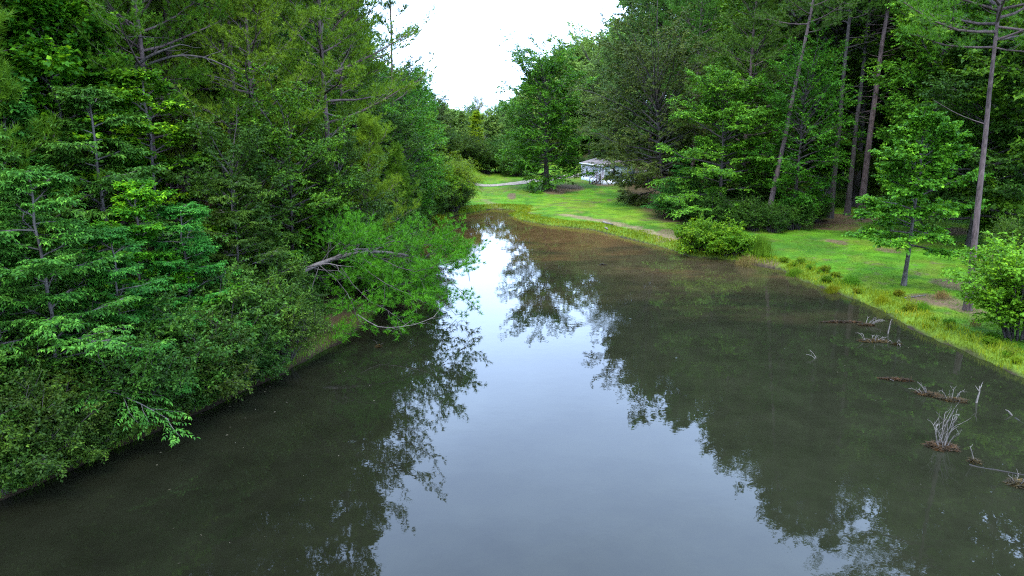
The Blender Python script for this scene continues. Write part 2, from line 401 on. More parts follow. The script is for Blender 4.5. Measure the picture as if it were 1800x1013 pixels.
n3 = N(nt, 'ShaderNodeTexNoise', Scale=0.55, Detail=6.0, Roughness=0.7); nt.links.new(geo.outputs['Position'], n3.inputs['Vector'])
m3 = N(nt, 'ShaderNodeMapRange'); m3.inputs['From Min'].default_value = 0.3; m3.inputs['From Max'].default_value = 0.7; m3.inputs['To Min'].default_value = 0.75; m3.inputs['To Max'].default_value = 1.25
nt.links.new(n3.outputs['Fac'], m3.inputs['Value'])
vs = N(nt, 'ShaderNodeVectorMath', operation='SCALE'); xr = N(nt, 'ShaderNodeMapRange'); xr.inputs['From Min'].default_value = -7; xr.inputs['From Max'].default_value = 8; xr.inputs['To Min'].default_value = 0.78; xr.inputs['To Max'].default_value = 1.38  # silt paler to the right; left side's shade painted into the water colour
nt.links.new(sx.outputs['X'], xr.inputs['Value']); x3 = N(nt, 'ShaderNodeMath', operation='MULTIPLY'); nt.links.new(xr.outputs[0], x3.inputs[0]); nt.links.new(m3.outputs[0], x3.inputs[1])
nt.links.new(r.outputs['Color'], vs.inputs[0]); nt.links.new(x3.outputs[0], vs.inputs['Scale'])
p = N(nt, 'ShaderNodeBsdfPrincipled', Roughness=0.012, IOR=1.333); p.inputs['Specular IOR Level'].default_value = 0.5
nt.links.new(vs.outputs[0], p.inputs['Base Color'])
# faint ripples: long slow undulation plus patches of cat's paw
w1 = N(nt, 'ShaderNodeTexNoise', Scale=1.3, Detail=3.0, Roughness=0.5); nt.links.new(geo.outputs['Position'], w1.inputs['Vector'])
w2 = N(nt, 'ShaderNodeTexNoise', Scale=7.0, Detail=2.0, Roughness=0.5); nt.links.new(geo.outputs['Position'], w2.inputs['Vector'])
ptc = N(nt, 'ShaderNodeTexNoise', Scale=0.16, Detail=2.0); nt.links.new(geo.outputs['Position'], ptc.inputs['Vector'])
pm = N(nt, 'ShaderNodeMapRange'); pm.inputs['From Min'].default_value = 0.5; pm.inputs['From Max'].default_value = 0.68; nt.links.new(ptc.outputs['Fac'], pm.inputs['Value'])
pw = N(nt, 'ShaderNodeMath', operation='MULTIPLY'); nt.links.new(w2.outputs['Fac'], pw.inputs[0]); nt.links.new(pm.outputs[0], pw.inputs[1])
sm = N(nt, 'ShaderNodeMath', operation='MULTIPLY_ADD'); sm.inputs[1].default_value = 0.34; nt.links.new(pw.outputs[0], sm.inputs[0]); nt.links.new(w1.outputs['Fac'], sm.inputs[2])
bp = N(nt, 'ShaderNodeBump', Strength=1.0, Distance=0.0026); nt.links.new(sm.outputs[0], bp.inputs['Height']); nt.links.new(bp.outputs[0], p.inputs['Normal'])
nt.links.new(p.outputs[0], out.inputs['Surface'])
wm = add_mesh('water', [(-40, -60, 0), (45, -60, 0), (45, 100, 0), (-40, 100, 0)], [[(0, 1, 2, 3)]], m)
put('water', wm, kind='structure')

# ------------------------------------------------------------------ plant growing
UP = np.array([0, 0, 1.0])
def interp_path(P, s):
    """P (N,K,3), s (N,n) in 0..1 -> point, tangent"""
    K = P.shape[1]; f = np.clip(s, 0, 0.9999) * (K - 1); i = f.astype(int); f = (f - i)[..., None]
    n = np.arange(P.shape[0])[:, None]
    A, B = P[n, i], P[n, i + 1]
    return A * (1 - f) + B * f, nrm(B - A)
def grow(rng, P, n, s0, s1, ang, Lf, K=4, bend=0.0, roll=0.3, vj=0.1, wig=0.05):
    Nn = P.shape[0]; s = s0 + (s1 - s0) * (np.arange(n)[None] + rng.random((Nn, n))) / n
    O, T = interp_path(P, s)
    S = nrm(np.cross(T, UP) + 1e-6); U = np.cross(S, T)
    ro = (rng.random((Nn, n, 1)) - 0.5) * 2 * roll
    S2 = S * np.cos(ro) + U * np.sin(ro)
    side = np.where((np.arange(n)[None] + rng.integers(0, 2, (Nn, 1))) % 2, 1.0, -1.0)[..., None]
    a = ang * (0.6 + 0.8 * rng.random((Nn, n, 1)))
    D = nrm(T * np.cos(a) + S2 * np.sin(a) * side + UP * (rng.random((Nn, n, 1)) - 0.4) * vj)
    plen = np.linalg.norm(P[:, -1] - P[:, 0], axis=1)[:, None]
    L = (Lf(s) * plen if callable(Lf) else np.full((Nn, n), Lf)) * (0.7 + 0.6 * rng.random((Nn, n)))
    u = np.linspace(0, 1, K)[None, None, :, None]
    W = rng.normal(0, 1, (Nn, n, K, 3)) * wig * L[..., None, None] * u
    Q = O[:, :, None] + D[:, :, None] * L[..., None, None] * u + UP * bend * L[..., None, None] * u ** 2 + W
    return Q.reshape(-1, K, 3)

def leaves(g, rng, tw, m, length, aspect=0.5, droop=0.2, ang=0.9, spread=0.3, fold=0.12, tipleaf=True):
    """tw: twig paths (N,K,3); m leaves on each in a flat spray"""
    Nn = len(tw); s = np.linspace(0.15, 1.0, m)[None].repeat(Nn, 0) + rng.normal(0, 0.03, (Nn, m))
    O, T = interp_path(tw, np.clip(s, 0, 1))
    S = nrm(np.cross(T, UP) + 1e-6)
    side = np.where(np.arange(m) % 2, 1.0, -1.0)[None, :, None]
    a = ang * (0.6 + 0.8 * rng.random((Nn, m, 1)))
    if tipleaf: a[:, -1] *= 0.1
    D = T * np.cos(a) + S * np.sin(a) * side + rng.normal(0, spread, (Nn, m, 3)); D[..., 2] -= droop
    D = nrm(D)
    Nv = nrm(UP + rng.normal(0, spread * 1.3, (Nn, m, 3)) + T * 0.2)
    X = nrm(np.cross(D, Nv)); Nv = np.cross(X, D)
    L = length * (0.65 + 0.6 * rng.random((Nn, m, 1))); W = L * aspect * 0.5
    V = np.stack([O, O + D * L * 0.48 + X * W + Nv * L * fold, O + D * L - Nv * L * 0.12, O + D * L * 0.48 - X * W + Nv * L * fold], 2).reshape(-1, 3)
    k = np.arange(Nn * m) * 4
    g.add(V, np.stack([k, k + 1, k + 2, k + 3], -1))

def tufts(g, rng, O, T, m, length, width, up=0.25, spread=0.85):
    """fans of needles round a shoot: O,T (N,3)"""
    Nn = len(O)
    D = T[:, None] * 0.45 + rng.normal(0, spread * 0.5, (Nn, m, 3)) + UP * up * 1.6; D = nrm(D)
    L = length * (0.75 + 0.5 * rng.random((Nn, m, 1)))
    B = O[:, None] - T[:, None] * rng.random((Nn, m, 1)) * length * 0.45
    X = nrm(np.cross(D, rng.normal(0, 1, (Nn, m, 3)))) * width * 0.5
    V = np.stack([B + X, B - X, B + D * L - UP * 0.1 * L], 2).reshape(-1, 3)
    k = np.arange(Nn * m) * 3
    g.add(V, np.stack([k, k + 1, k + 2], -1))

def trunk_path(rng, H, wig=0.15, lean=(0, 0), K=12, curve=0.0):
    t = np.linspace(0, 1, K)
    w = np.cumsum(rng.normal(0, wig, (K, 2)), 0); w -= w[0]
    w *= (t[:, None] * 0.6)
    x = lean[0] * H * t + w[:, 0] + curve * H * t ** 2; y = lean[1] * H * t + w[:, 1]
    return np.stack([x, y, H * t], -1)

def trunk_geo(P, r, rtop=0.05, sides=10, flare=1.5):
    g = Geo()
    g.tubes(P[None], r, rtop, sides, 0.9)
    V = g.V[0].reshape(P.shape[0], sides, 3)
    c = P[:, None]
    V[0] = c[0] + (V[0] - c[0]) * flare
    V[0, :, 2] -= 0.5
    V[1] = V[1]
    g.V[0] = V.reshape(-1, 3)
    return g

def broad(name, seed, H, base, R, nl, nb, nt_, m, leaf, aspect=0.5, el=(0.15, 1.0), prof=None, bend=0.0, roll=0.5, vj=0.25,
          tr=0.2, lean=(0, 0), twl=0.55, droop=0.2, wig=0.12, leafmat='leaf', bark='grey_bark', spread=0.35, lb=0.42, extra=0, curve=0.0, ecc=1.0, off=(0, 0)):
    """a broadleaf tree; returns [(part name, mesh, kind)]"""
    rng = np.random.default_rng(seed)
    P = trunk_path(rng, H * 0.95, wig, lean, curve=curve)
    prof = prof or (lambda t: math.sin(math.pi * min(max(0.12 + 0.80 * t, 0), 1)) ** 0.6)
    limbs = []
    for i in range(nl):
        t = (i + 0.5) / nl
        z = base + (H * 0.95 - base) * t
        k = z / (H * 0.95)
        o = np.array([np.interp(k, np.linspace(0, 1, len(P)), P[:, a]) for a in range(3)])
        az = i * 2.399 + rng.normal(0, 0.35); e = el[0] + (el[1] - el[0]) * t + rng.normal(0, 0.12)
        rad = R * prof(t) * (0.72 + 0.5 * rng.random())
        L = rad / max(math.cos(e), 0.45)
        d = np.array([math.cos(az) * math.cos(e) + off[0], math.sin(az) * math.cos(e) * ecc + off[1], math.sin(e)])
        u = np.linspace(0, 1, 6)[:, None]
        w = np.cumsum(rng.normal(0, 0.035, (6, 3)), 0) * L * u
        limbs.append(o + d * L * u + UP * bend * L * u ** 2 + w)
    limbs = np.array(limbs)
    ch = grow(rng, limbs, nb, 0.22, 1.0, 0.75, lambda s: lb * (1.15 - 0.75 * s), 4, bend * 0.5, roll, vj)
    tips = limbs[:, -3:, :]
    tw = grow(rng, ch, nt_, 0.15, 1.0, 0.75, twl, 3, -droop * 0.5, roll, vj)
    tw2 = grow(rng, limbs, max(3, nt_ // 2), 0.6, 1.0, 0.6, twl, 3, -droop * 0.5, roll, vj)
    tw = np.concatenate([tw, tw2])
    g = trunk_geo(P, tr, 0.03)
    tm = g.mesh(name + '_trunk', M[bark], True)
    g = Geo(); Ls = np.linalg.norm(limbs[:, -1] - limbs[:, 0], axis=1)
    g.tubes(limbs, np.minimum(tr * 0.5, 0.012 + Ls * 0.014), 0.012, 5)
    g.tubes(ch, 0.014 + 0.002 * H / 10, 0.005, 3)
    bm_ = g.mesh(name + '_branches', M[bark], True)
    g = Geo(); leaves(g, rng, tw, m, leaf, aspect, droop, spread=spread)
    lm = g.mesh(name + '_crown', M[leafmat])
    return [('trunk', tm, None), ('branches', bm_, 'stuff'), ('crown', lm, 'stuff')]

def pine(name, seed, H, base, R, nl, nb, nt_, m=14, nlen=0.24, nw=0.016, el=(0.0, 0.9), bend=0.22, tr=0.22, lean=(0, 0), leafmat='pine', bark='pine_bark',
         dead=6, wig=0.12, prof=None, topflat=False, curve=0.0, lb=0.45):
    rng = np.random.default_rng(seed)
    P = trunk_path(rng, H, wig, lean, curve=curve)
    prof = prof or (lambda t: (0.55 + 0.45 * math.sin(math.pi * min(1, t * 1.7))) * (1 - t) ** 0.55 + 0.10)
    def limb(z, az, e, L, b):
        k = z / H
        o = np.array([np.interp(k, np.linspace(0, 1, len(P)), P[:, a]) for a in range(3)])
        d = np.array([math.cos(az) * math.cos(e), math.sin(az) * math.cos(e), math.sin(e)])
        u = np.linspace(0, 1, 6)[:, None]
        w = np.cumsum(rng.normal(0, 0.03, (6, 3)), 0) * L * u
        return o + d * L * u + UP * b * L * u ** 2 + w
    limbs = []
    for i in range(nl):
        t = ((i + 0.5) / nl)
        z = base + (H * 0.97 - base) * t + rng.normal(0, 0.15)
        limbs.append(limb(z, i * 2.399 + rng.normal(0, 0.3), el[0] + (el[1] - el[0]) * t + rng.normal(0, 0.14), R * prof(t) * (0.65 + 0.6 * rng.random()), bend))
    limbs = np.array(limbs)
    ch = grow(rng, limbs, nb, 0.16, 1.0, 0.8, lambda s: lb * (1.05 - 0.65 * s), 4, bend * 0.8, 0.6, 0.25)
    tw = grow(rng, ch, nt_, 0.25, 1.0, 0.7, 0.38, 3, 0.3, 0.9, 0.5)
    tw2 = grow(rng, limbs, 5, 0.65, 1.0, 0.6, 0.38, 3, 0.3, 0.9, 0.5)
    tw = np.concatenate([tw, tw2])
    tm = trunk_geo(P, tr, 0.04).mesh(name + '_trunk', M[bark], True)
    g = Geo(); Ls = np.linalg.norm(limbs[:, -1] - limbs[:, 0], axis=1)
    g.tubes(limbs, np.minimum(tr * 0.45, 0.015 + Ls * 0.013), 0.014, 5)
    g.tubes(ch, 0.018, 0.007, 3)
    if dead:
        dl = np.array([limb(base * (0.45 + 0.6 * rng.random()), rng.random() * 6.28, rng.normal(0.1, 0.25), 0.6 + 2.2 * rng.random(), rng.normal(0, 0.15)) for _ in range(dead)])
        g.tubes(dl, 0.03, 0.008, 4)
    bm_ = g.mesh(name + '_branches', M[bark], True)
    g = Geo(); O = tw[:, -1]; T = nrm(tw[:, -1] - tw[:, 0])
    tufts(g, rng, O, T, m, nlen, nw)
    sel = rng.random(len(tw)) < 0.6
    tufts(g, rng, tw[sel, 1], T[sel], m // 2, nlen, nw)
    lm = g.mesh(name + '_crown', M[leafmat])
    return [('trunk', tm, None), ('branches', bm_, 'stuff'), ('crown', lm, 'stuff')]

def shrub(name, seed, H, R, stems, nb, nt_, m, leaf, aspect=0.5, leafmat='leaf', bark='dark_bark', twl=0.4, spread=0.5, up=1.0, droop=0.1, ecc=1.0):
    rng = np.random.default_rng(seed)
    st = []
    for i in range(stems):
        az = i * 2.399 + rng.normal(0, .3); q = math.sqrt((i + 0.5) / stems)
        tip = np.array([math.cos(az) * R * q, math.sin(az) * R * q * ecc, H * (1 - 0.55 * q ** 2 * (0.6 + 0.5 * rng.random())) * (0.8 + 0.25 * rng.random())])
        u = np.linspace(0, 1, 6)[:, None]
        bs = np.array([math.cos(az) * R * q * 0.25, math.sin(az) * R * q * 0.25, -0.15])
        st.append(bs + (tip - bs) * np.concatenate([u ** 1.1, u ** 1.1, u ** (0.8 * up)], 1) + np.cumsum(rng.normal(0, 0.03, (6, 3)), 0) * H * u)
    st = np.array(st)
    ch = grow(rng, st, nb, 0.15, 1.0, 0.8, lambda s: 0.42 * (1.1 - 0.6 * s), 4, 0.05, 1.2, 0.4)
    tw = grow(rng, ch, nt_, 0.2, 1.0, 0.8, twl, 3, -droop, 1.0, 0.4)
    tw = np.concatenate([tw, grow(rng, st, 5, 0.5, 1.0, 0.6, twl, 3, -droop, 1.0, 0.4)])
    g = Geo(); g.tubes(st, 0.022 + 0.006 * H, 0.008, 4); g.tubes(ch, 0.010, 0.004, 3)
    sm_ = g.mesh(name + '_stems', M[bark], True)
    g = Geo(); leaves(g, rng, tw, m, leaf, aspect, droop, spread=spread)
    return [('stems', sm_, 'stuff'), ('foliage', g.mesh(name + '_foliage', M[leafmat]), 'stuff')]

ADJ = {'pine': 'fresh green', 'pine_olive': 'olive', 'pine_deep': 'dark green', 'leaf': 'mid green', 'leaf_deep': 'dark green', 'leaf_cool': 'blue green', 'leaf_far': 'light green', 'leaf_olive': 'olive green',
       'leaf_bright': 'bright green', 'leaf_yellow': 'yellow green', 'grass': 'grassy green', 'leaf_grey': 'grey green', 'leaf_brown': 'brownish green', 'leaf_haze': 'pale green'}
SCATTER = ('tall pine standing deep', 'broadleaf tree standing deep', 'low broadleaf tree under', 'pine with a long bare trunk deep', 'dark shrub crowding', 'small leaved shrub overhanging', 'low leafy weed',
           'distant tree of the woods', 'green tree deep in the wood', 'tall tree of the shaded wood')
def plant(kind, proto, x, y, label, cat='tree', group=None, s=1.0, rz=None, tilt=(0, 0), mat=None, z=None, sz=None, bark=None):
    if label.startswith(SCATTER) and mat in ADJ:
        label = label.replace('dark shrub', 'shrub')
        label = ADJ[mat] + ' ' + (label[6:] if label.startswith('green ') else label)
    e = bpy.data.objects.new(kind, None); COL.objects.link(e)
    e.empty_display_size = 0.3
    e.location = (x, y, hz(x, y) if z is None else z)
    e.rotation_euler = (tilt[0], tilt[1], RNG.random() * 6.283 if rz is None else rz)
    e.scale = (s, s, sz or s)
    e['label'] = label; e['category'] = cat
    if group: e['group'] = group
    for pn, me, k in proto:
        o = bpy.data.objects.new(pn, me); COL.objects.link(o); o.parent = e
        if k: o['kind'] = k
        ov = mat if pn in ('crown', 'foliage') else bark
        if ov: o.material_slots[0].link = 'OBJECT'; o.material_slots[0].material = M[ov]
    return e
RNG = random.Random(11)

# ------------------------------------------------------------------ prototypes
layered = lambda t: (1 - t) ** 0.45 * (0.55 + 0.45 * math.sin(math.pi * min(1, t * 2.2 + .15)))
PR = {}
PR['pine_tall'] = pine('pine_tall', 1, 26, 8.5, 5.4, 48, 10, 10, m=15, nlen=0.25, nw=0.034)
PR['pine_low'] = pine('pine_low', 2, 25, 4.0, 5.8, 58, 10, 10, m=15, nlen=0.25, nw=0.034)
PR['pine_bare'] = pine('pine_bare', 3, 28, 15, 4.8, 36, 10, 9, m=15, nlen=0.25, nw=0.034, dead=14)
PR['pine_ragged'] = pine('pine_ragged', 9, 26, 9, 3.6, 30, 5, 4, m=16, nlen=0.34, nw=0.03, dead=16, tr=0.17, wig=0.2)
PR['pine_young'] = pine('pine_young', 4, 10, 1.0, 2.4, 36, 7, 7, m=18, nlen=0.28, nw=0.018, tr=0.10, dead=0, bend=0.35)
PR['upright'] = broad('upright', 10, 17, 2.0, 4.2, 46, 9, 9, 12, 0.22, 0.58, tr=0.17, prof=lambda t: max(0.0, 1 - ((t - 0.42) / 0.66) ** 2) ** 0.5 * 0.9 + 0.12, twl=0.65, roll=0.9, vj=0.4, bark='dark_bark')
PR['upright_b'] = broad('upright_b', 11, 15, 1.5, 4.8, 46, 9, 9, 12, 0.21, 0.62, tr=0.18, el=(-0.05, 1.0), twl=0.65, roll=0.8, vj=0.35, bark='dark_bark')
PR['spread'] = broad('spread', 12, 13, 1.6, 7.0, 54, 10, 9, 11, 0.20, 0.52, el=(-0.08, 0.8), tr=0.20, roll=0.35, vj=0.12, droop=0.3, prof=lambda t: (1 - t * 0.9) ** 0.5 * (0.7 + 0.3 * math.sin(t * 23)), bark='dark_bark', twl=0.7)
PR['oak_low'] = broad('oak_low', 19, 15, 0.9, 7.6, 56, 10, 10, 12, 0.23, 0.55, el=(-0.15, 1.1), tr=0.24, roll=0.9, vj=0.4, leafmat='leaf_brown', bark='dark_bark', twl=0.65, droop=0.4)
PR['oak'] = broad('oak', 13, 22, 3.6, 7.2, 62, 10, 9, 11, 0.25, 0.46, el=(-0.1, 1.1), tr=0.38, roll=0.9, vj=0.35, lb=0.45, leafmat='leaf_deep', bark='dark_bark', twl=0.75)
PR['lawn_tree'] = broad('lawn_tree', 29, 20, 1.7, 6.9, 66, 10, 9, 12, 0.28, 0.6, el=(-0.1, 1.0), tr=0.55, roll=0.9, vj=0.4, bark='dark_bark', twl=0.75, prof=lambda t: max(0.0, 1 - ((t - 0.33) / 0.72) ** 2) ** 0.5 * 0.92 + 0.1)
PR['layer'] = broad('layer', 14, 9.5, 1.5, 4.4, 34, 9, 8, 12, 0.155, 0.36, el=(-0.04, 0.6), prof=layered, roll=0.18, vj=0.06, tr=0.09, bend=-0.06, droop=0.22, spread=0.2, leafmat='leaf_cool', twl=0.5)
PR['layer_b'] = broad('layer_b', 15, 8.5, 1.0, 3.8, 32, 9, 9, 11, 0.135, 0.64, el=(0.0, 0.6), prof=layered, roll=0.22, vj=0.08, tr=0.08, droop=0.18, spread=0.25, twl=0.45)
PR['sapling'] = broad('sapling', 16, 11.5, 2.9, 3.7, 38, 9, 9, 12, 0.20, 0.85, el=(0.0, 0.9), prof=lambda t: (1 - t) ** 0.6 * 0.9 + 0.12, tr=0.17, roll=0.3, vj=0.15, spread=0.35, leafmat='leaf')
PR['slim'] = broad('slim', 17, 16, 1.0, 2.6, 44, 7, 8, 10, 0.26, 0.6, el=(0.3, 1.1), prof=lambda t: (1 - t) ** 0.7 + 0.12, tr=0.14, leafmat='leaf_far', twl=0.7)
PR['far'] = broad('far', 18, 15, 1.0, 4.6, 44, 9, 8, 9, 0.36, 0.62, tr=0.16, leafmat='leaf_far', roll=0.8, vj=0.3, twl=0.8)
PR['bush'] = shrub('bush', 20, 3.0, 2.1, 34, 8, 8, 11, 0.10, 0.44, 'leaf_deep')
PR['bush_b'] = shrub('bush_b', 21, 3.4, 2.2, 30, 8, 8, 10, 0.13, 0.5, 'leaf')
PR['vine_bush'] = shrub('vine_bush', 22, 2.2, 2.4, 30, 8, 8, 9, 0.14, 0.7, 'leaf_bright', twl=0.35)
PR['maple_bush'] = shrub('maple_bush', 23, 4.6, 2.7, 34, 9, 8, 10, 0.14, 0.85, 'leaf_bright', twl=0.42, spread=0.35, droop=0.15)
PR['willow'] = shrub('willow', 24, 6.3, 2.7, 34, 8, 9, 12, 0.20, 0.24, 'leaf_yellow', twl=0.9, droop=0.55, spread=0.3)

GL, GR_, GF = 'trees in the dense wood on the shaded bank', 'trees in the wood behind the lawn', 'trees beyond the far end of the pond'
# ---- background trees beyond the head of the pond
far_spec = [  # (px, Y, height, proto, mat, label)
    (745, 118, 15.5, 'upright_b', 'leaf', 'deep green tree where the shaded wood meets the far treeline'),
    (768, 128, 16.5, 'upright', 'leaf_grey', 'grey green upright tree with a ragged top at the start of the far treeline'),
    (792, 150, 14.5, 'far', 'leaf_far', 'mid green rounded tree behind the yellow green willow'),
    (812, 140, 12.5, 'slim', 'leaf_far', 'narrow tree just beside the brightest cone in the far treeline'),
    (836, 132, 11.5, 'slim', 'leaf_yellow', 'bright light green cone shaped tree in the middle of the far treeline'),
    (858, 146, 14.5, 'far', 'leaf_far', 'rounded tree between the bright cone and the big lawn tree'),
    (884, 150, 15.0, 'upright', 'leaf_far', 'upright light green tree behind the end of the gravel drive'),
    (842, 230, 23.5, 'oak', 'leaf_haze', 'pale blue green round tree rising farthest off above the treeline'),
    (878, 215, 19.5, 'pine_young', 'pine_deep', 'small dark pine tip poking over the far treeline'),
    (905, 165, 17.5, 'far', 'leaf_far', 'light tree half hidden behind the big lawn tree'),
    (775, 170, 16.5, 'far', 'leaf_grey', None), (805, 175, 16.0, 'far', 'leaf_far', None), (868, 178, 16.5, 'far', 'leaf_far', None),
    (925, 175, 19.0, 'far', 'leaf_far', None), (745, 160, 18.5, 'upright_b', 'leaf', None), (828, 185, 17.0, 'upright', 'leaf_far', None), (895, 185, 17.5, 'far', 'leaf_far', None),
    (720, 150, 20.0, 'upright_b', 'leaf', None), (700, 130, 20.0, 'upright', 'leaf_deep', None),
]
PH = {'pine_tall': 26, 'pine_low': 25, 'pine_bare': 28, 'pine_young': 10, 'upright': 17, 'upright_b': 15, 'spread': 13, 'oak': 22, 'oak_low': 15, 'lawn_tree': 20, 'pine_ragged': 26, 'layer': 9.5, 'layer_b': 8.5, 'sapling': 11.5, 'slim': 16, 'far': 15}
def TRUE_H(proto):
    me = PR[proto][2][1]; a = np.empty(len(me.vertices) * 3, np.float32); me.vertices.foreach_get('co', a); return float(np.percentile(a[2::3], 99.7))
TRUE_H = __import__('functools').lru_cache(None)(TRUE_H)
def tree_px(kind, proto, px, Y, H, label, mat=None, group=None, top=None, **kw):
    x = (px - 900) / FPX * (Y * math.cos(PITCH) + 2.2)
    if top is not None: H = (at_y(px, top, Y)[2] - hz(x, Y)) * PH[proto] / TRUE_H(proto)      # height that reaches this level of the skyline
    s = H / PH[proto]
    return plant(kind, PR[proto], x, Y, label, 'tree', group, s=s, mat=mat, **kw)
TOPV = {745: 166, 768: 160, 792: 186, 812: 196, 836: 196, 858: 190, 884: 176, 842: 164, 878: 176, 905: 172, 775: 172, 805: 188, 868: 186, 925: 150, 828: 180, 895: 182, 720: 150, 700: 110}
for px, Y, H, pr, mt, lb_ in far_spec:
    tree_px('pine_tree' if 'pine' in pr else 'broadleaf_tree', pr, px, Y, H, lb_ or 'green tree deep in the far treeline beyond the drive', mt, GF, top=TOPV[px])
for i in range(7):   # low shrubs under the far treeline
    px = 745 + i * 27
    plant('shrub', PR['bush_b'], (px - 900) / FPX * 130, 126 + (i % 3) * 3, 'dark shrub at the foot of the far treeline behind the drive', 'shrub', 'shrubs under the far treeline', s=1.3 + 0.5 * RNG.random(), mat='leaf_deep')

# ---- trees round the lawn
tree_px('broadleaf_tree', 'lawn_tree', 960, 104, 21, 'large full green tree standing alone on the lawn beside the white house', 'leaf', top=70)
tree_px('oak_tree', 'oak', 1084, 119, 25, 'tall grey green round crowned tree towering over the white house', 'leaf_grey', top=62)
tree_px('oak_tree', 'oak', 1140, 112, 24, 'tall grey green tree just behind the brownish oak at the wood edge', 'leaf_grey')
o3 = tree_px('oak_tree', 'oak_low', 1164, 84, 14.5, 'drooping brownish green oak reaching down over the lawn by the house', 'leaf_brown', tilt=(0, -0.12), rz=0.3)
tree_px('broadleaf_tree', 'upright_b', 1035, 150, 30, 'light green tree at the skyline behind the large lawn tree', 'leaf_far', GR_, top=42)
tree_px('broadleaf_tree', 'far', 990, 155, 30, 'light green tree behind the gap in the two big lawn crowns', 'leaf_far', GR_, top=66)
tree_px('broadleaf_tree', 'far', 1085, 158, 34, 'tall tree peeping over the grey green crowns at the skyline', 'leaf_far', GR_, top=34)
tree_px('pine_tree', 'pine_bare', 1152, 110, 32, 'open topped pine showing forked limbs against the white sky', 'pine_deep', GR_)
tree_px('pine_tree', 'pine_tall', 1215, 100, 34, 'tall pine behind the first big pine of the lawn wood', 'pine_deep', GR_)
t4 = tree_px('broadleaf_tree', 'spread', 1262, 69, 13.0, 'wide spreading tree with layered boughs at the corner of the lawn wood', 'leaf')
tree_px('pine_tree', 'pine_low', 1300, 74, 31, 'big pine with long low feathery boughs above the wide layered tree', 'pine_deep', sz=1.05)
tree_px('broadleaf_tree', 'layer_b', 1195, 74, 6.5, 'small low leafy tree at the edge of the lawn below the brownish oak', 'leaf_cool')
tree_px('broadleaf_tree', 'oak', 1392, 66, 13.0, 'lighter green low tree with bare crooked twigs beside the dark wood opening', 'leaf')
tree_px('broadleaf_tree', 'upright_b', 1385, 82, 27, 'full green tree behind the leaning reddish pine', 'leaf')
tree_px('broadleaf_tree', 'oak', 1440, 88, 33, 'tall deep green tree above the grey shed', 'leaf')
tree_px('broadleaf_tree', 'oak', 1500, 80, 26, 'spreading dark tree whose boughs roof the opening into the wood', 'leaf_deep')
s1 = tree_px('broadleaf_tree', 'upright', 1618, 60, 17.5, 'tall light green tree rising behind the sapling on the shore lawn', 'leaf')
s2 = tree_px('broadleaf_tree', 'sapling', 1588, 42.2, 9.6, 'young light green tree standing by itself on the lawn near the water', 'leaf')
tree_px('broadleaf_tree', 'spread', 1702, 55, 15.0, 'dark trunked spreading tree shading the lawn behind the bare pine', 'leaf_deep')
tree_px('broadleaf_tree', 'oak', 1775, 66, 30, 'dark full tree filling the corner behind the shore pine', 'leaf')
tree_px('broadleaf_tree', 'upright', 1700, 82, 33, 'tall green tree between the shore pine and the light green tree', 'leaf')
tree_px('broadleaf_tree', 'upright_b', 1830, 52, 24, 'light green tree cut by the edge beyond the bright bush', 'leaf')
tree_px('pine_tree', 'pine_tall', 1655, 74, 35, 'pine whose needles show above the light green tree', 'pine')
tree_px('pine_tree', 'pine_tall', 1440, 96, 34, 'tall pine deep in the lawn wood above the shed', 'pine_deep', GR_)
for px, Y, H, pr, mt in [(1345, 100, 30, 'upright', 'leaf'), (1270, 118, 34, 'upright_b', 'leaf'), (1400, 118, 34, 'far', 'leaf'), (1580, 104, 30, 'far', 'leaf'), (1560, 92, 27, 'upright', 'leaf_deep'),
                         (1640, 100, 29, 'far', 'leaf'), (1740, 96, 29, 'upright_b', 'leaf'), (1820, 88, 27, 'upright', 'leaf'), (1200, 128, 34, 'far', 'leaf'), (1500, 150, 34, 'far', 'leaf_far'), (1420, 160, 34, 'far', 'leaf_far'),
                         (1560, 145, 34, 'far', 'leaf_far'), (1330, 140, 34, 'far', 'leaf_far'), (1660, 130, 33, 'far', 'leaf'), (1900, 80, 25, 'upright_b', 'leaf'), (1880, 60, 20, 'oak', 'leaf')]:
    tree_px('broadleaf_tree', pr, px, Y, H, 'green tree deep in the wood behind the lawn', mt, GR_)
for px, Y, lb_ in ((1458, 71, 'straight black looking bare trunk at the dark opening of the lawn wood'), (1488, 73, 'second black looking bare trunk in the dark opening beside the first')):
    tree_px('pine_tree', 'pine_bare', px, Y, 34, lb_, 'pine_deep', bark='dark_bark')
# understorey of the lawn wood
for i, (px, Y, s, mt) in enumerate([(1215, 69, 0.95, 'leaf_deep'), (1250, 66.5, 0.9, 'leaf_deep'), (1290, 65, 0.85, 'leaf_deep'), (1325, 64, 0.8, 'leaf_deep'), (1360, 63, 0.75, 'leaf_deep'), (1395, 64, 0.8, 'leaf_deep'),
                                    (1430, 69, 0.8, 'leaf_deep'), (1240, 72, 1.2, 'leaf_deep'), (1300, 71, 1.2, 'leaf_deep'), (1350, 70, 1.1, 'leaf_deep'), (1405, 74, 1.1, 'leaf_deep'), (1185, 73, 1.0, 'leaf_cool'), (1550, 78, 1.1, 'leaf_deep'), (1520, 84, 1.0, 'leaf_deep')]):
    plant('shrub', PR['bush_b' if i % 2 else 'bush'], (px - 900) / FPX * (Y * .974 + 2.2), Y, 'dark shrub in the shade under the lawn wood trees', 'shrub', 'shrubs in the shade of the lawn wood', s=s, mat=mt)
x_ = lambda px, Y: (px - 900) / FPX * (Y * .974 + 2.2)
plant('shrub', PR['bush'], x_(1795, 46), 46, 'dark blue green shrub on the lawn behind the bright maple bush', 'shrub', s=1.1, mat='leaf_deep')
plant('shrub', PR['maple_bush'], x_(1790, 31.5), 31.3, 'large bright yellow green maple bush at the corner of the shore', 'shrub', s=0.98, mat='leaf_maple')
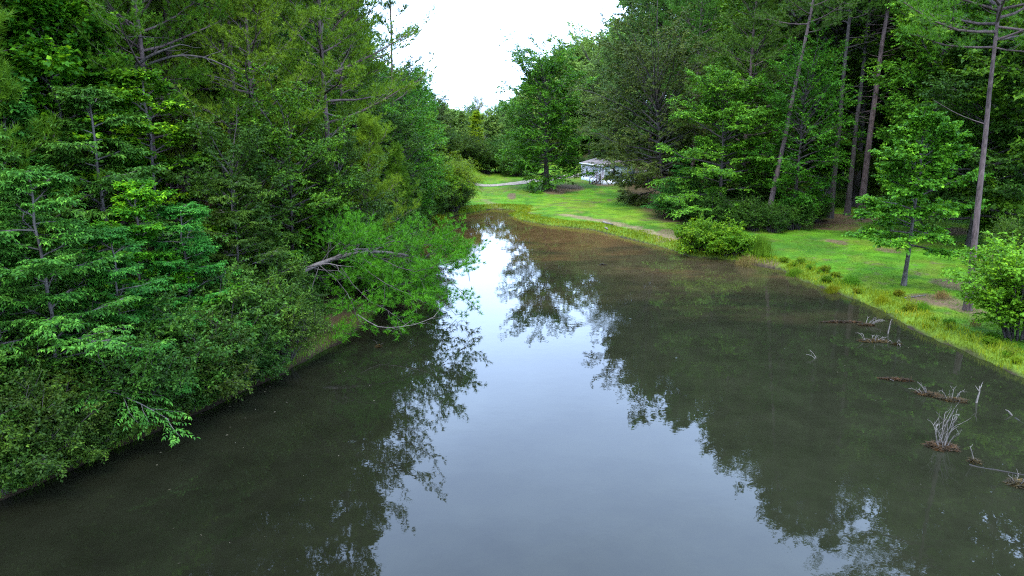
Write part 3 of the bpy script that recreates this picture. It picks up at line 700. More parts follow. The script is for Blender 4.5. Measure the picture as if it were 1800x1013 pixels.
plant('shrub', PR['vine_bush'], x_(1232, 54.5), 54.8, 'bright green tangled bush at the edge of the water', 'shrub', s=1.0, rz=0.4)
plant('shrub', PR['vine_bush'], x_(1285, 52.8), 53.3, 'lower bright green bush joined to the taller one beside the reeds', 'shrub', s=0.85, rz=2.0)

# ---- the shaded wood on the other bank
LB = []   # (kind, proto, px, Y, H, mat, label)
L_ = lambda *a: LB.append(a)
L_('broadleaf_tree', 'layer', 118, 21.0, 8.6, 'leaf_cool', 'slim tree with blue green layered sprays leaning over the near dark water')
L_('broadleaf_tree', 'layer', 10, 24.0, 9.5, 'leaf_cool', 'layered green tree at the frame edge above the near shrub')
L_('broadleaf_tree', 'layer_b', 262, 26.0, 7.4, 'leaf_spray', 'tree holding out one bright yellow green spray at mid height')
L_('broadleaf_tree', 'layer', 215, 29.0, 11.0, 'leaf_cool', 'middle sized layered tree behind the bright spray')
L_('broadleaf_tree', 'layer_b', 90, 29.0, 10.5, 'leaf_cool', 'leafy tree behind the slim layered tree')
L_('broadleaf_tree', 'layer_b', 300, 33.0, 11.5, 'leaf_spray', 'light green tree under the crooked black limbs of the olive pine')
L_('broadleaf_tree', 'sapling', 150, 34.0, 13.5, 'leaf_spray', 'yellow green leafy tree below the row of bare pine trunks')
L_('pine_tree', 'pine_young', 20, 28.0, 13.5, 'pine', 'soft needled young pine at the frame edge')
L_('pine_tree', 'pine_low', 225, 41.0, 25, 'pine_olive', 'olive pine with crooked black limbs under its crown')
L_('pine_tree', 'pine_low', 590, 47.0, 26, 'pine', 'broad bright pine whose boughs sweep down to the water side')
L_('pine_tree', 'pine_low', 470, 40.0, 21, 'pine_olive', 'olive pine standing nearer than its taller neighbour')
L_('pine_tree', 'pine_tall', 615, 58.0, 27, 'pine', 'pine closing the wood against the white sky')
L_('pine_tree', 'pine_ragged', 700, 72.0, 27.5, 'pine_deep', 'thin ragged dark pine standing out against the white sky')
L_('pine_tree', 'pine_low', 635, 68.0, 21, 'pine', 'pine behind the ragged sky edge pine')
L_('pine_tree', 'pine_young', 648, 44.0, 9.6, 'pine_olive', 'pale slender young pine in front of the broad bright pine')
L_('pine_tree', 'pine_young', 700, 55.0, 7.8, 'pine', 'small young pine near the water past the fallen pine')
L_('broadleaf_tree', 'upright_b', 520, 37.5, 9.5, 'leaf', 'low leafy tree just above the fallen pine')
L_('broadleaf_tree', 'upright_b', 600, 40.0, 7.5, 'leaf_deep', 'dark leafy tree behind the fallen pine boughs')
L_('broadleaf_tree', 'upright_b', 430, 33.5, 8.0, 'leaf_deep', 'dark tree at the root of the fallen pine')
L_('broadleaf_tree', 'upright_b', 720, 63.0, 9.5, 'leaf', 'leafy tree overhanging the narrow head of the pond')
L_('broadleaf_tree', 'upright_b', 738, 72.0, 9.0, 'leaf', 'leafy tree beside the yellow green willow')
L_('broadleaf_tree', 'upright', 712, 80.0, 12.5, 'leaf', 'upright tree behind the trees at the pond head')
L_('broadleaf_tree', 'upright_b', 690, 58.0, 9.0, 'leaf_deep', 'dark leafy tree above the small grassy point')
def extra_limbs(e, paths, r=0.09):
    L0 = np.array(e.location); sc = e.scale[0]; a = -e.rotation_euler[2]; Rz = np.array([[math.cos(a), -math.sin(a), 0], [math.sin(a), math.cos(a), 0], [0, 0, 1]])
    for k_, pts in enumerate(paths):
        B = np.array([at_y(*p_) for p_ in pts]); u2 = np.linspace(0, 1, len(B)); v2 = np.linspace(0, 1, 12)
        Q = np.stack([np.interp(v2, u2, B[:, i]) for i in range(3)], -1); Q[1:-1] = (Q[:-2] + 2 * Q[1:-1] + Q[2:]) / 4
        Q = ((Q - L0) @ Rz.T) / sc; g = Geo(); g.tubes(Q[None], r / sc * (1 - 0.15 * k_), 0.03, 7)
        c2 = grow(np.random.default_rng(k_), Q[None], 5, 0.4, 1, 0.7, 1.0, 4, 0.1, 1.0, 0.4); g.tubes(c2, 0.025, 0.008, 4)
        put('limb', g.mesh('limb', M['dark_bark'], True), e)
for kd, pr, px, Y, H, mt, lb_ in LB:
    e_ = tree_px(kd, pr, px, Y, H, lb_, mt, GL)
    if 'crooked black limbs' in lb_ and pr == 'pine_low':
        extra_limbs(e_, [[(226, 136, 36.5), (236, 118, 36.2), (262, 98, 36), (300, 84, 36), (318, 78, 36)], [(224, 150, 37), (204, 122, 36.5), (200, 88, 36.3), (208, 68, 36.3), (232, 64, 36.2), (266, 66, 36)],
                          [(232, 128, 36.5), (262, 112, 36.3), (310, 96, 36.2), (360, 100, 36), (405, 120, 36)], [(234, 202, 36), (246, 194, 35.8), (270, 192, 35.6)]], 0.11)
    if 'olive pine standing nearer' in lb_:
        extra_limbs(e_, [[(470, 200, 39), (440, 160, 38.5), (400, 140, 38.2), (350, 130, 38)], [(590, 205, 40), (560, 195, 39.6), (530, 190, 39.3)]], 0.06)
for px, Y, H, lb_ in ((14, 31, 40, 'bare pine trunk at the very edge of the shaded wood'), (44, 33, 40, 'thick bare pine trunk beside the edge trunk in the shaded wood'), (112, 38, 42, 'bare pine trunk third from the edge in the shaded wood'),
                    (342, 44, 44, 'slim straight bare pine trunk rising behind the olive pines'), (168, 47, 44, 'slim bare pine trunk in the dark gap of the shaded wood')):
    tree_px('pine_tree', 'pine_bare', px, Y, H, lb_, 'pine', GL)
for px, Y, H, lb_ in ((235, 23.0, 6.6, 'small layered tree reaching flat sprays over the black water'), (345, 26.6, 6.8, 'small layered tree between the rounded dark shrubs'), (30, 20.2, 6.4, 'small layered tree above the nearest shrub'), (430, 30.5, 7.5, 'small dark layered tree beside the fallen pine')):
    tree_px('broadleaf_tree', 'layer', px, Y, H, lb_, 'leaf_cool' if px < 400 else 'leaf_deep', GL)
# interior of the wood, each row farther back
rr = random.Random(5)
taken = [(x_(px, Y), Y) for _, _, px, Y, *_ in LB]
def free(x, y, d): return all((x - a) ** 2 + (y - b2) ** 2 > d * d for a, b2 in taken)
n_in = 0
for tries in range(3000):
    Y = rr.uniform(24, 120); px = rr.uniform(-120, 735 if Y > 60 else 560)
    x = x_(px, Y)
    if x > -13.5 and Y < 60: continue
    if x < -62: continue
    if not free(x, Y, 3.7): continue
    d = float(pond_dist(np.array([x]), np.array([Y]))[0])
    if d < 3.5: continue
    taken.append((x, Y)); n_in += 1
    q = rr.random()
    if q < 0.26: a = ('pine_tree', 'pine_tall', rr.uniform(23, 29), rr.choice(['pine', 'pine_olive', 'pine_deep']), 'tall pine standing deep in the shaded wood')
    elif q < 0.56: a = ('pine_tree', 'pine_bare', rr.uniform(24, 29), rr.choice(['pine', 'pine_deep']), 'pine with a long bare trunk deep in the shaded wood')
    elif q < 0.80: a = ('broadleaf_tree', 'upright', rr.uniform(11, 19), rr.choice(['leaf', 'leaf_deep', 'leaf_cool']), 'broadleaf tree standing deep in the shaded wood')
    else: a = ('broadleaf_tree', 'upright_b', rr.uniform(9, 15), rr.choice(['leaf', 'leaf_deep', 'leaf_cool']), 'low broadleaf tree under the pines of the shaded wood')
    Hh = a[2]
    if px + 5600 / Y > 705: Hh = min(Hh, at_y(px, 170, Y)[2] - 1.5 if px + 5600 / Y < 790 else at_y(px, 200, Y)[2] - 1.5)
    tree_px(a[0], 'upright' if Hh < 16 else a[1], px, Y, Hh, a[4] if Hh >= 16 or a[0] != 'pine_tree' else 'broadleaf tree standing deep in the shaded wood', a[3] if Hh >= 16 or a[0] != 'pine_tree' else 'leaf', GL) if Hh >= 16 or a[0] != 'pine_tree' else tree_px('broadleaf_tree', 'upright', px, Y, Hh, 'broadleaf tree standing deep in the shaded wood', 'leaf', GL)
    if n_in >= 135: break
for x, y, pr, H, mt in [(-22, 21, 'pine_tall', 25, 'pine_deep'), (-27, 15, 'oak', 20, 'leaf_deep'), (-24.5, 9, 'pine_tall', 24, 'pine'), (-31, 22, 'oak', 22, 'leaf'), (-30, 4, 'oak', 21, 'leaf'), (-26, -3, 'pine_tall', 25, 'pine'),
                        (-35, 12, 'pine_tall', 26, 'pine'), (-22.5, 15.5, 'layer_b', 9, 'leaf'), (-19.5, 19.0, 'upright_b', 11, 'leaf_deep'), (-34, -4, 'upright_b', 18, 'leaf')]:
    plant('pine_tree' if 'pine' in pr else 'broadleaf_tree', PR[pr], x, y, 'tall tree of the shaded wood standing nearest to the viewer', 'tree', GL, s=H / PH[pr], mat=mt)
tree_px('broadleaf_tree', 'upright', 1512, 98, 33, 'tall green tree behind the pine with many dead limbs', 'leaf', GR_)
tree_px('broadleaf_tree', 'far', 1475, 112, 37, 'highest rounded crown behind the dark opening in the wood', 'leaf', GR_)
# shrubs along the shaded bank
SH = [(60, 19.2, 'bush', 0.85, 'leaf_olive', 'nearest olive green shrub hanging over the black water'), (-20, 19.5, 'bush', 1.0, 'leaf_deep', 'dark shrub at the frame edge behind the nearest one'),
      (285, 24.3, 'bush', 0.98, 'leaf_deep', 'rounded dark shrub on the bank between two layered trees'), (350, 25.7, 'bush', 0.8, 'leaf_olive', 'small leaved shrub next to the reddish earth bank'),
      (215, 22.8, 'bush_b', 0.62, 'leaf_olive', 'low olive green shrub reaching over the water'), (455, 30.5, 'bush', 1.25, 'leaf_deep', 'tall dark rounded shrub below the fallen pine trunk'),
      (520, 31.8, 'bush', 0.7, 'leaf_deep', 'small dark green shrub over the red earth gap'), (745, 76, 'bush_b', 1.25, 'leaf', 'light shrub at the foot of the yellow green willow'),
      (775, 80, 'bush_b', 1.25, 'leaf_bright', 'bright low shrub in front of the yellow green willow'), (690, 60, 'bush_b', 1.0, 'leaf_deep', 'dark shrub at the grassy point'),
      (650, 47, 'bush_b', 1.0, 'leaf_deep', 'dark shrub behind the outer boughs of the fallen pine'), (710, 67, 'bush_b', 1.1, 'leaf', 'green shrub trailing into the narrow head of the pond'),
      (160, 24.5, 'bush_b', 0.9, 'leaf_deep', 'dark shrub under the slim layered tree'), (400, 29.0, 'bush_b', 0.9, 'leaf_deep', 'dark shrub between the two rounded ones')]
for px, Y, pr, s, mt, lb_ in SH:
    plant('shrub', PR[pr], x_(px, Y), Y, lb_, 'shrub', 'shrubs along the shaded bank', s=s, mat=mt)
plant('willow_tree', PR['willow'], x_(800, 82.5), 83, 'round yellow green willow at the head of the pond', 'tree', s=0.95)

# extra shrub layer that closes the shaded bank down to the water
k = 0
for tries in range(600):
    Y = rr.uniform(17, 82); xs = POLY[(POLY[:, 0] < 0) & (POLY[:, 1] > 10)]
    sx_ = np.interp(Y, np.sort(xs[:, 1]), xs[np.argsort(xs[:, 1]), 0])
    x = sx_ - rr.uniform(0.3, 7.0) ** 1.0
    if not free(x, Y, 1.7): continue
    if float(pond_dist(np.array([x]), np.array([Y]))[0]) < 0.25: continue
    px = 900 + x / (Y * .974 + 2.2) * FPX
    if Y < 31 and rr.random() < 0.6: continue
    if 520 < px < 650 and Y < 42: continue      # the red earth gap stays open
    taken.append((x, Y)); k += 1
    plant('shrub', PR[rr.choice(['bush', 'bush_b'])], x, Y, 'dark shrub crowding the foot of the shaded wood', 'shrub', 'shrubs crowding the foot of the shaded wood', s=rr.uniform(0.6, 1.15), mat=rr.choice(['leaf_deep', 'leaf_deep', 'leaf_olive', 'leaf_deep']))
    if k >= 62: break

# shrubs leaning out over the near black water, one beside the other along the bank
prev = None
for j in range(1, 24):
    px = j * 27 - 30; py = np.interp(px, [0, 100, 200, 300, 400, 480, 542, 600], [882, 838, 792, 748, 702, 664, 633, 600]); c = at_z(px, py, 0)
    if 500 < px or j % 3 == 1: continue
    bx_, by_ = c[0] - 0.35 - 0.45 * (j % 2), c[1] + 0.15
    plant('shrub', PR['bush' if j % 3 else 'bush_b'], bx_, by_, 'small leaved shrub overhanging the black water at the shaded bank', 'shrub', 'shrubs overhanging the black water', s=(0.34, 0.62, 0.45, 0.78)[j % 4] + 0.1 * RNG.random(), mat=['leaf_olive', 'leaf_deep', 'leaf_deep', 'leaf_olive'][j % 4], tilt=(0.0, 0.30), rz=0.0)  # dark leaf tones carry the shade of the bank

# far woods behind everything

k = 0
for tries in range(900):
    Y = rr.uniform(150, 260); px = rr.uniform(560, 1900); x = x_(px, Y)
    if not free(x, Y, 7.5): continue
    if 1440 < px < 1500 and Y < 200: continue
    taken.append((x, Y)); k += 1
    H = (rr.uniform(15, 18) if 720 < px < 920 else rr.uniform(22, 30))
    tv = np.interp(px, [560, 700, 740, 800, 900, 960, 1040, 1110, 1200, 1900], [40, 120, 175, 192, 185, 110, 70, 40, -20, -20]) + rr.uniform(0, 14)
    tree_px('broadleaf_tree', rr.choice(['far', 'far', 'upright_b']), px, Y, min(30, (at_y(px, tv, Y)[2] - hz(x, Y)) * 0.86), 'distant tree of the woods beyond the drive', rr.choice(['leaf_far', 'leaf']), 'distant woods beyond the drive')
    if k >= 75: break

# ------------------------------------------------------------------ pines built to their own shape
ry = lambda px, py, Y: at_y(px, py, Y)
# shore pine with the long bare trunk
PR['shore_pine'] = pine('shore_pine', 31, 20.5, 13.2, 5.6, 40, 10, 9, m=18, nlen=0.24, nw=0.026, tr=0.185, lean=(-0.055, 0), wig=0.05, dead=1, el=(-0.12, 0.9))
c = at_z(1702, 541, 0.5)
plant('pine_tree', PR['shore_pine'], c[0], c[1], 'tall pine with a long bare reddish grey trunk beside the bright maple bush', 'tree', rz=0, mat='pine')
PR['leaning_pine'] = pine('leaning_pine', 32, 29, 17, 5.0, 32, 9, 9, m=14, nlen=0.25, nw=0.034, tr=0.26, lean=(0.13, 0), wig=0.10, dead=7)
plant('pine_tree', PR['leaning_pine'], x_(1345, 65), 65, 'pine with a leaning reddish trunk between the wide layered tree and the dark opening', 'tree', rz=0, mat='pine_deep')
PR['limbed_pine'] = pine('limbed_pine', 33, 35, 20, 5.0, 28, 9, 9, m=14, nlen=0.25, nw=0.034, tr=0.33, lean=(0.02, 0), wig=0.22, dead=46)
plant('pine_tree', PR['limbed_pine'], x_(1510, 70), 70, 'pine with many dead bare limbs rising out of the dark opening', 'tree', rz=0, mat='pine_deep')

# fallen pine leaning out over the water
def fallen_pine():
    rng = np.random.default_rng(41)
    T0 = np.array([ry(430, 560, 32), ry(480, 505, 33), ry(560, 462, 34.5), ry(640, 440, 36), ry(720, 448, 36.5), ry(770, 468, 36.5)])
    T0[0][2] = hz(T0[0][0], T0[0][1]) - 0.2
    u = np.linspace(0, 1, 6); uu = np.linspace(0, 1, 14)
    P = np.stack([np.interp(uu, u, T0[:, i]) for i in range(3)], -1)
    P[1:-1] = (P[:-2] + 2 * P[1:-1] + P[2:]) / 4
    g = Geo(); g.tubes(P[None], 0.17, 0.04, 9)
    base = P[0].copy(); g.V[0] -= base
    tm = g.mesh('fallen_pine_trunk', M['dead_wood_grey'], True)
    limbs = grow(rng, P[None], 30, 0.32, 1.0, 0.9, 2.6, 6, -0.22, 1.5, 0.5)
    more = np.array([[ry(600, 470, 34) + np.array([0, -.4, 0]) * 0, ry(620, 500, 33.5), ry(650, 530, 33), ry(680, 545, 32.8), ry(700, 560, 32.5), ry(715, 572, 32.3)],
                     [ry(560, 470, 34), ry(550, 500, 33), ry(545, 530, 32.5), ry(550, 550, 32.0), ry(570, 565, 31.8), ry(590, 575, 31.6)],
                     [ry(640, 445, 36), ry(670, 455, 35), ry(700, 470, 34), ry(730, 478, 33.5), ry(760, 470, 33.2), ry(785, 455, 33)],
                     [ry(620, 450, 35), ry(650, 480, 34), ry(680, 500, 33.3), ry(705, 512, 33), ry(725, 520, 32.8), ry(740, 530, 32.5)]])
    more2 = np.array([[ry(520, 480, 33.5), ry(515, 500, 32.8), ry(505, 525, 32.2), ry(500, 548, 31.8), ry(505, 565, 31.5), ry(515, 578, 31.3)],
                      [ry(560, 465, 34), ry(590, 490, 33.2), ry(610, 515, 32.7), ry(620, 535, 32.3), ry(625, 552, 32), ry(632, 566, 31.8)],
                      [ry(500, 495, 33), ry(480, 510, 32.4), ry(462, 530, 32), ry(455, 548, 31.7), ry(455, 560, 31.6), ry(460, 572, 31.5)],
                      [ry(600, 455, 35), ry(600, 440, 35.6), ry(620, 425, 36), ry(650, 418, 36.4), ry(680, 420, 36.5), ry(700, 425, 36.5)]])
    limbs = np.concatenate([limbs, more, more2])
    ch = grow(rng, limbs, 7, 0.2, 1.0, 0.8, 1.1, 4, 0.05, 1.0, 0.4)
    ch = ch[(ch[:, -1, 2] > 0.25)]
    tw = np.concatenate([grow(rng, ch, 7, 0.2, 1.0, 0.7, 0.42, 3, 0.3, 0.9, 0.5), grow(rng, limbs, 6, 0.4, 1.0, 0.7, 0.42, 3, 0.3, 0.9, 0.5)])
    tw = tw[tw[:, -1, 2] > 0.15]
    g = Geo(); g.tubes(limbs, 0.026, 0.010, 4); g.tubes(ch, 0.012, 0.005, 3)
    for q in range(len(g.V)): g.V[q] -= base
    bm_ = g.mesh('fallen_pine_branches', M['dark_bark'], True)
    g = Geo(); tufts(g, rng, tw[:, -1], nrm(tw[:, -1] - tw[:, 0]), 20, 0.23, 0.026, spread=0.8)
    tufts(g, rng, tw[:, 1], nrm(tw[:, -1] - tw[:, 0]), 8, 0.25, 0.022)
    for q in range(len(g.V)): g.V[q] -= base
    lm = g.mesh('fallen_pine_crown', M['pine_bright'])
    e = put('fallen_pine', None, loc=base, label='fallen pine with grey bare trunk lying out over the water, its boughs still green', cat='tree')
    put('trunk', tm, e); put('branches', bm_, e, kind='stuff'); put('crown', lm, e, kind='stuff')
    # bare grey side branches along the trunk
    def bare(pts, r, nch=5):
        B = np.array([ry(*p_) for p_ in pts]); u2 = np.linspace(0, 1, len(B)); v2 = np.linspace(0, 1, 8)
        Q = np.stack([np.interp(v2, u2, B[:, i]) for i in range(3)], -1)
        g = Geo(); g.tubes(Q[None], r, 0.012, 6); c2 = grow(rng, Q[None], nch, 0.3, 1, 0.7, 0.8, 4, 0.0, 0.8, 0.3); g.tubes(c2, 0.014, 0.005, 3)
        for q in range(len(g.V)): g.V[q] -= base
        put('bare_limb', g.mesh('bare_limb', M['dead_wood_grey'], True), e)
    bare([(540, 470, 33.6), (575, 463, 33.2), (600, 468, 33.0)], 0.05, 4)
    bare([(590, 452, 34.3), (620, 438, 34.3), (663, 438, 34.3)], 0.06, 5)
    bare([(480, 500, 32.6), (505, 480, 32.7), (520, 470, 32.8)], 0.05, 3)
    bare([(628, 553, 31.6), (660, 574, 31.4), (690, 577, 31.2), (735, 570, 31.2), (765, 556, 31.2)], 0.026, 7)
M['dead_wood_grey'] = bark_mat('grey_dead_wood', (0.045, 0.036, 0.031), (0.15, 0.125, 0.108), scale=12)
fallen_pine()

# ------------------------------------------------------------------ grass
def blades(g, rng, X, Y, Z, L, W, lean=0.35):
    n = len(X); az = rng.random(n) * 6.283; le = np.abs(rng.normal(0, lean, n))
    D = nrm(np.stack([np.cos(az) * le, np.sin(az) * le, np.ones(n)], -1)); O = np.stack([X, Y, Z], -1)
    a2 = rng.random(n) * 6.283; S = np.stack([np.cos(a2), np.sin(a2), np.zeros(n)], -1) * W[:, None] * 0.5
    Mi = O + D * L[:, None] * 0.5; Tp = O + D * L[:, None] + np.stack([np.cos(az), np.sin(az), -np.ones(n) * 0.5], -1) * (le * L * 0.5)[:, None]
    V = np.stack([O - S * 0.6, Mi - S, Tp, Mi + S], 1).reshape(-1, 3); k = np.arange(n) * 4
    g.add(V, np.stack([k, k + 1, k + 2, k + 3], -1))
def scatter(rng, n, xr, yr, cond):
    X = rng.uniform(*xr, n); Y = xr[0] * 0 + yr[0] + (yr[1] - yr[0]) * rng.random(n) ** 1.35
    d = pond_dist(X, Y); k = cond(X, Y, d); X, Y, d = X[k], Y[k], d[k]
    return X, Y, d, height(X, Y, d)
rng = np.random.default_rng(8)
g = Geo()
X, Y, d, Z = scatter(rng, 420000, (-12, 30), (18, 92), lambda X, Y, d: (d > 0.0) & (d < 2.4 * (0.35 + 1.1 * fbm(X, Y, 0.6))) & (X > -6) & (rng.random(len(X)) < 0.85))
sel = rng.random(len(X)) < min(1, 75000 / len(X)); X, Y, Z, d = X[sel], Y[sel], Z[sel], d[sel]
h_ = (0.16 + 0.34 * fbm(X, Y, 1.3) ** 1.5 * (d < 1.6)) * (0.6 + 0.7 * rng.random(len(X)))
blades(g, rng, X, Y, Z - 0.02, h_, 0.014 + 0.0005 * Y, 0.4)
put('grass', g.mesh('shore_grass', M['grass']), kind='stuff', label='rank yellow green grass fringing the lawn shore', cat='grass')
g = Geo()
X, Y, d, Z = scatter(rng, 200000, (0, 34), (26, 72), lambda X, Y, d: (d > 1.5) & (Y < 71 - (X - 10) * 0.2) & (fbm(X, Y, 0.7) > 0.38))
sel = rng.random(len(X)) < min(1, 75000 / len(X)); X, Y, Z = X[sel], Y[sel], Z[sel]
blades(g, rng, X, Y, Z - 0.01, 0.05 + 0.07 * rng.random(len(X)), np.full(len(X), 0.02), 0.7)
M['lawn_grass'] = leaf_mat('lawn_blades', (0.032, 0.120, 0.008), (0.055, 0.180, 0.012), (0.09, 0.24, 0.016), trans=0.25, island=0.7)
put('grass', g.mesh('lawn_grass', M['lawn_grass']), kind='stuff', label='short mown grass of the lawn', cat='grass')
g = Geo()
X, Y, d, Z = scatter(rng, 160000, (-17, -3), (18, 84), lambda X, Y, d: (d > 0.0) & (d < 0.9 * (0.3 + 1.2 * fbm(X, Y, 0.5))))
sel = rng.random(len(X)) < min(1, 14000 / len(X)); X, Y, Z = X[sel], Y[sel], Z[sel]
blades(g, rng, X, Y, Z - 0.02, 0.12 + 0.25 * rng.random(len(X)), np.full(len(X), 0.02), 0.45)
put('grass', g.mesh('bank_grass', M['lawn_grass']), kind='stuff', label='short green grass along the foot of the shaded bank', cat='grass')

def weeds():
    rg = np.random.default_rng(77); k = 0
    pts = POLY[(POLY[:, 0] > -3) & (POLY[:, 1] > 15)]
    for q in range(400):
        i = rg.integers(0, len(SHORE_R) - 8); a_, b_ = at_z(*SHORE_R[i])[:2], at_z(*SHORE_R[i + 1])[:2]; c = a_ + (b_ - a_) * rg.random()
        x, y = c[0] + rg.uniform(0.1, 2.2), c[1] + rg.uniform(-0.3, 1.4)
        if not 0.25 < float(pond_dist(np.array([x]), np.array([y]))[0]) < 2.2: continue
        k += 1
        plant('weed_plant', PR['vine_bush' if k % 3 else 'bush'], x, y, 'low leafy weed among the rank grass of the lawn shore', 'weed', 'leafy weeds along the lawn shore', s=rg.uniform(0.07, 0.16), mat=['leaf_bright', 'leaf_yellow', 'grass', 'leaf_bright'][k % 4])
        if k >= 46: break
weeds()
def flecks():
    rg = np.random.default_rng(78); g = Geo(); u_ = rg.uniform(250, 1800, 1500); v_ = 400 + 610 * rg.random(1500) ** 1.7; V = []
    for u1, v1 in zip(u_, v_):
        c = at_z(u1, v1, 0.0); dd = float(pond_dist(np.array([c[0]]), np.array([c[1]]))[0])
        if dd > -0.2 or rg.random() > math.exp(dd / 3.0): continue
        a_ = rg.random() * 6.28; L = rg.uniform(0.01, 0.045); e1 = np.array([math.cos(a_), math.sin(a_), 0]) * L; e2 = np.array([-math.sin(a_), math.cos(a_), 0]) * L * 0.4
        V.append([c - e1 + UP * .006, c - e2 + UP * .012, c + e1 + UP * .006, c + e2 + UP * .004])
    k = np.arange(len(V)) * 4; g.add(np.array(V).reshape(-1, 3), np.stack([k, k + 1, k + 2, k + 3], -1))
    put('fallen_leaves', g.mesh('floating_leaves', flat_mat('floating_leaf', (0.09, 0.075, 0.045), 0.5, 0.7, 3)), kind='stuff', label='small fallen leaves and specks floating near the pond edges', cat='leaves')
flecks()
def clump(name, px, py, R, H, n, mat, label, cat, w=0.015, lean=0.25, base=0.3):
    c = at_z(px, py, base); rg = np.random.default_rng(int(px)); q = rg.normal(0, R * 0.45, (n, 2))
    x, y = c[0] + q[:, 0], c[1] + q[:, 1]; z = height(x, y)
    g = Geo(); blades(g, rg, q[:, 0], q[:, 1], z - z.mean(), H * (0.5 + 0.6 * rg.random(n)) * np.exp(-(q ** 2).sum(1) / (1.2 * R * R)), np.full(n, w), lean)
    o = put(name, None, loc=(c[0], c[1], max(float(z.mean()), 0.0)), label=label, cat=cat); put('blades', g.mesh(name, M[mat]), o, kind='stuff')
    return o
clump('reed_clump', 1337, 452, 1.0, 2.1, 700, 'reed', 'tall green reed clump standing at the water beside the tangled bush', 'reeds', 0.025, 0.12)
clump('dry_grass_clump', 1312, 460, 0.9, 1.0, 420, 'dry_grass', 'pinkish brown dry grass clump in front of the reeds', 'grass clump', 0.02)
clump('dry_grass_clump', 1655, 528, 0.45, 0.7, 300, 'dry_grass', 'straw coloured dry grass tuft on the bare soil beside the shore pine', 'grass clump', 0.015)
clump('dry_grass_clump', 1712, 576, 0.4, 0.55, 160, 'dry_grass', 'small faded grass tuft between shore pine and water', 'grass clump', 0.014)
clump('grass_clump', 1395, 478, 0.6, 0.7, 700, 'reed', 'bright green grass clump at the water beside the reeds', 'grass clump', 0.018)
clump('grass_clump', 1495, 500, 0.6, 0.75, 700, 'reed', 'green grass clump on the shore between reeds and young tree', 'grass clump', 0.018)
clump('grass_clump', 1462, 506, 0.5, 0.6, 600, 'grass', 'spiky yellow green grass tuft at the edge of the dark water', 'grass clump', 0.018)
clump('grass_clump', 1550, 530, 0.5, 0.6, 500, 'grass', 'yellow green grass tuft below the young lawn tree', 'grass clump', 0.016)
clump('grass_clump', 1620, 545, 0.5, 0.6, 500, 'reed', 'green weedy tuft below the straw coloured tuft', 'grass clump', 0.018)
clump('grass_clump', 732, 418, 1.1, 1.6, 2200, 'grass', 'bright grassy mound on the small point of the shaded bank', 'grass clump', 0.04, 0.4)
clump('grass_clump', 775, 384, 1.2, 0.9, 1500, 'grass', 'light green grass patch below the willow', 'grass clump', 0.04, 0.4)

# ------------------------------------------------------------------ dead wood in the water
def snag(name, px, py, label, stems=6, H=0.8, R=0.5, mat_r=0.0, ecc=1.0, az0=None, lean=0.5, r=0.011, seed=0, wood='dead_wood', kids=3, curl=0.3, rzm=0.0):
    if seed not in (1, 3, 12, 15): H *= 0.72; r *= 0.8; R *= 0.8; mat_r *= 0.85
    c = at_z(px, py, 0.0); rg = np.random.default_rng(seed + int(px)); st = []
    for i in range(stems):
        az = (az0 if az0 is not None else 0) + (i * 2.399 if az0 is None else rg.normal(0, 0.5))
        h = H * (0.45 + 0.6 * rg.random()); l = lean * (0.4 + 0.9 * rg.random()) * H
        u = np.linspace(0, 1, 7)[:, None]
        bx = np.array([math.cos(az + 1) * R * 0.6 * rg.random(), math.sin(az + 1) * R * 0.6 * ecc * rg.random(), -0.12])
        w = np.cumsum(rg.normal(0, 0.035, (7, 3)), 0) * H
        st.append(bx + np.array([math.cos(az), math.sin(az), 0]) * l * u + UP * (h + .12) * np.sin(u * (1.2 + curl)) / math.sin(1.2 + curl if 1.2 + curl < 1.57 else 1.57) + w * u)
    st = np.array(st)
    e = put(name, None, loc=c, label=label, cat='dead branch')
    for q in range(stems):
        g = Geo(); g.tubes(st[q:q + 1], r * rg.uniform(0.7, 1.2), 0.006, 6)
        if kids:
            c2 = grow(rg, st[q:q + 1], kids, 0.35, 0.95, 0.7, 0.32 * H, 4, 0.15, 1.2, 0.6); g.tubes(c2, r * 0.5, 0.004, 4)
        put('limb', g.mesh('limb', M[wood], True), e)
    if mat_r:
        n = int(620 * mat_r * (0.5 + ecc)); a = rg.random(n) * 6.283; q = mat_r * np.sqrt(rg.random(n)) * (0.7 + 0.5 * vnoise(np.cos(a) * 2, np.sin(a) * 2, 1.0))
        X, Y = np.cos(a) * q, np.sin(a) * q * ecc; X, Y = X * math.cos(rzm) - Y * math.sin(rzm), X * math.sin(rzm) + Y * math.cos(rzm)
        tw = np.stack([X, Y, 0.005 + 0.10 * rg.random(n) * (1 - (q / mat_r / 1.2) ** 2)], -1)
        b2 = rg.random(n) * 6.283; D = np.stack([np.cos(b2), np.sin(b2), rg.normal(0.05, 0.2, n)], -1) * 0.30
        g = Geo(); Sd = np.stack([-np.sin(b2), np.cos(b2), np.full(n, 0.3)], -1) * 0.011
        V = np.stack([tw - D * .5, tw + Sd, tw + D * .5, tw - Sd], 1).reshape(-1, 3); k = np.arange(n) * 4
        V[:, 2] = np.maximum(V[:, 2], 0.002)
        g.add(V, np.stack([k, k + 1, k + 2, k + 3], -1))
        put('debris_mat', g.mesh('debris_mat', M['wet_mat']), e, kind='stuff')
    return e
snag('dead_branch', 1655, 786, 'largest bleached dead branch cluster rising in a fan from a brown mat in the water', 11, 1.15, 0.36, 0.5, 0.75, seed=1, r=0.013, lean=0.28)
snag('dead_branch', 1632, 694, 'bleached curved branches on the left part of a long brown mat', 6, 0.6, 0.5, 0.62, 0.5, seed=2, lean=0.9, az0=2.6, rzm=-0.4)
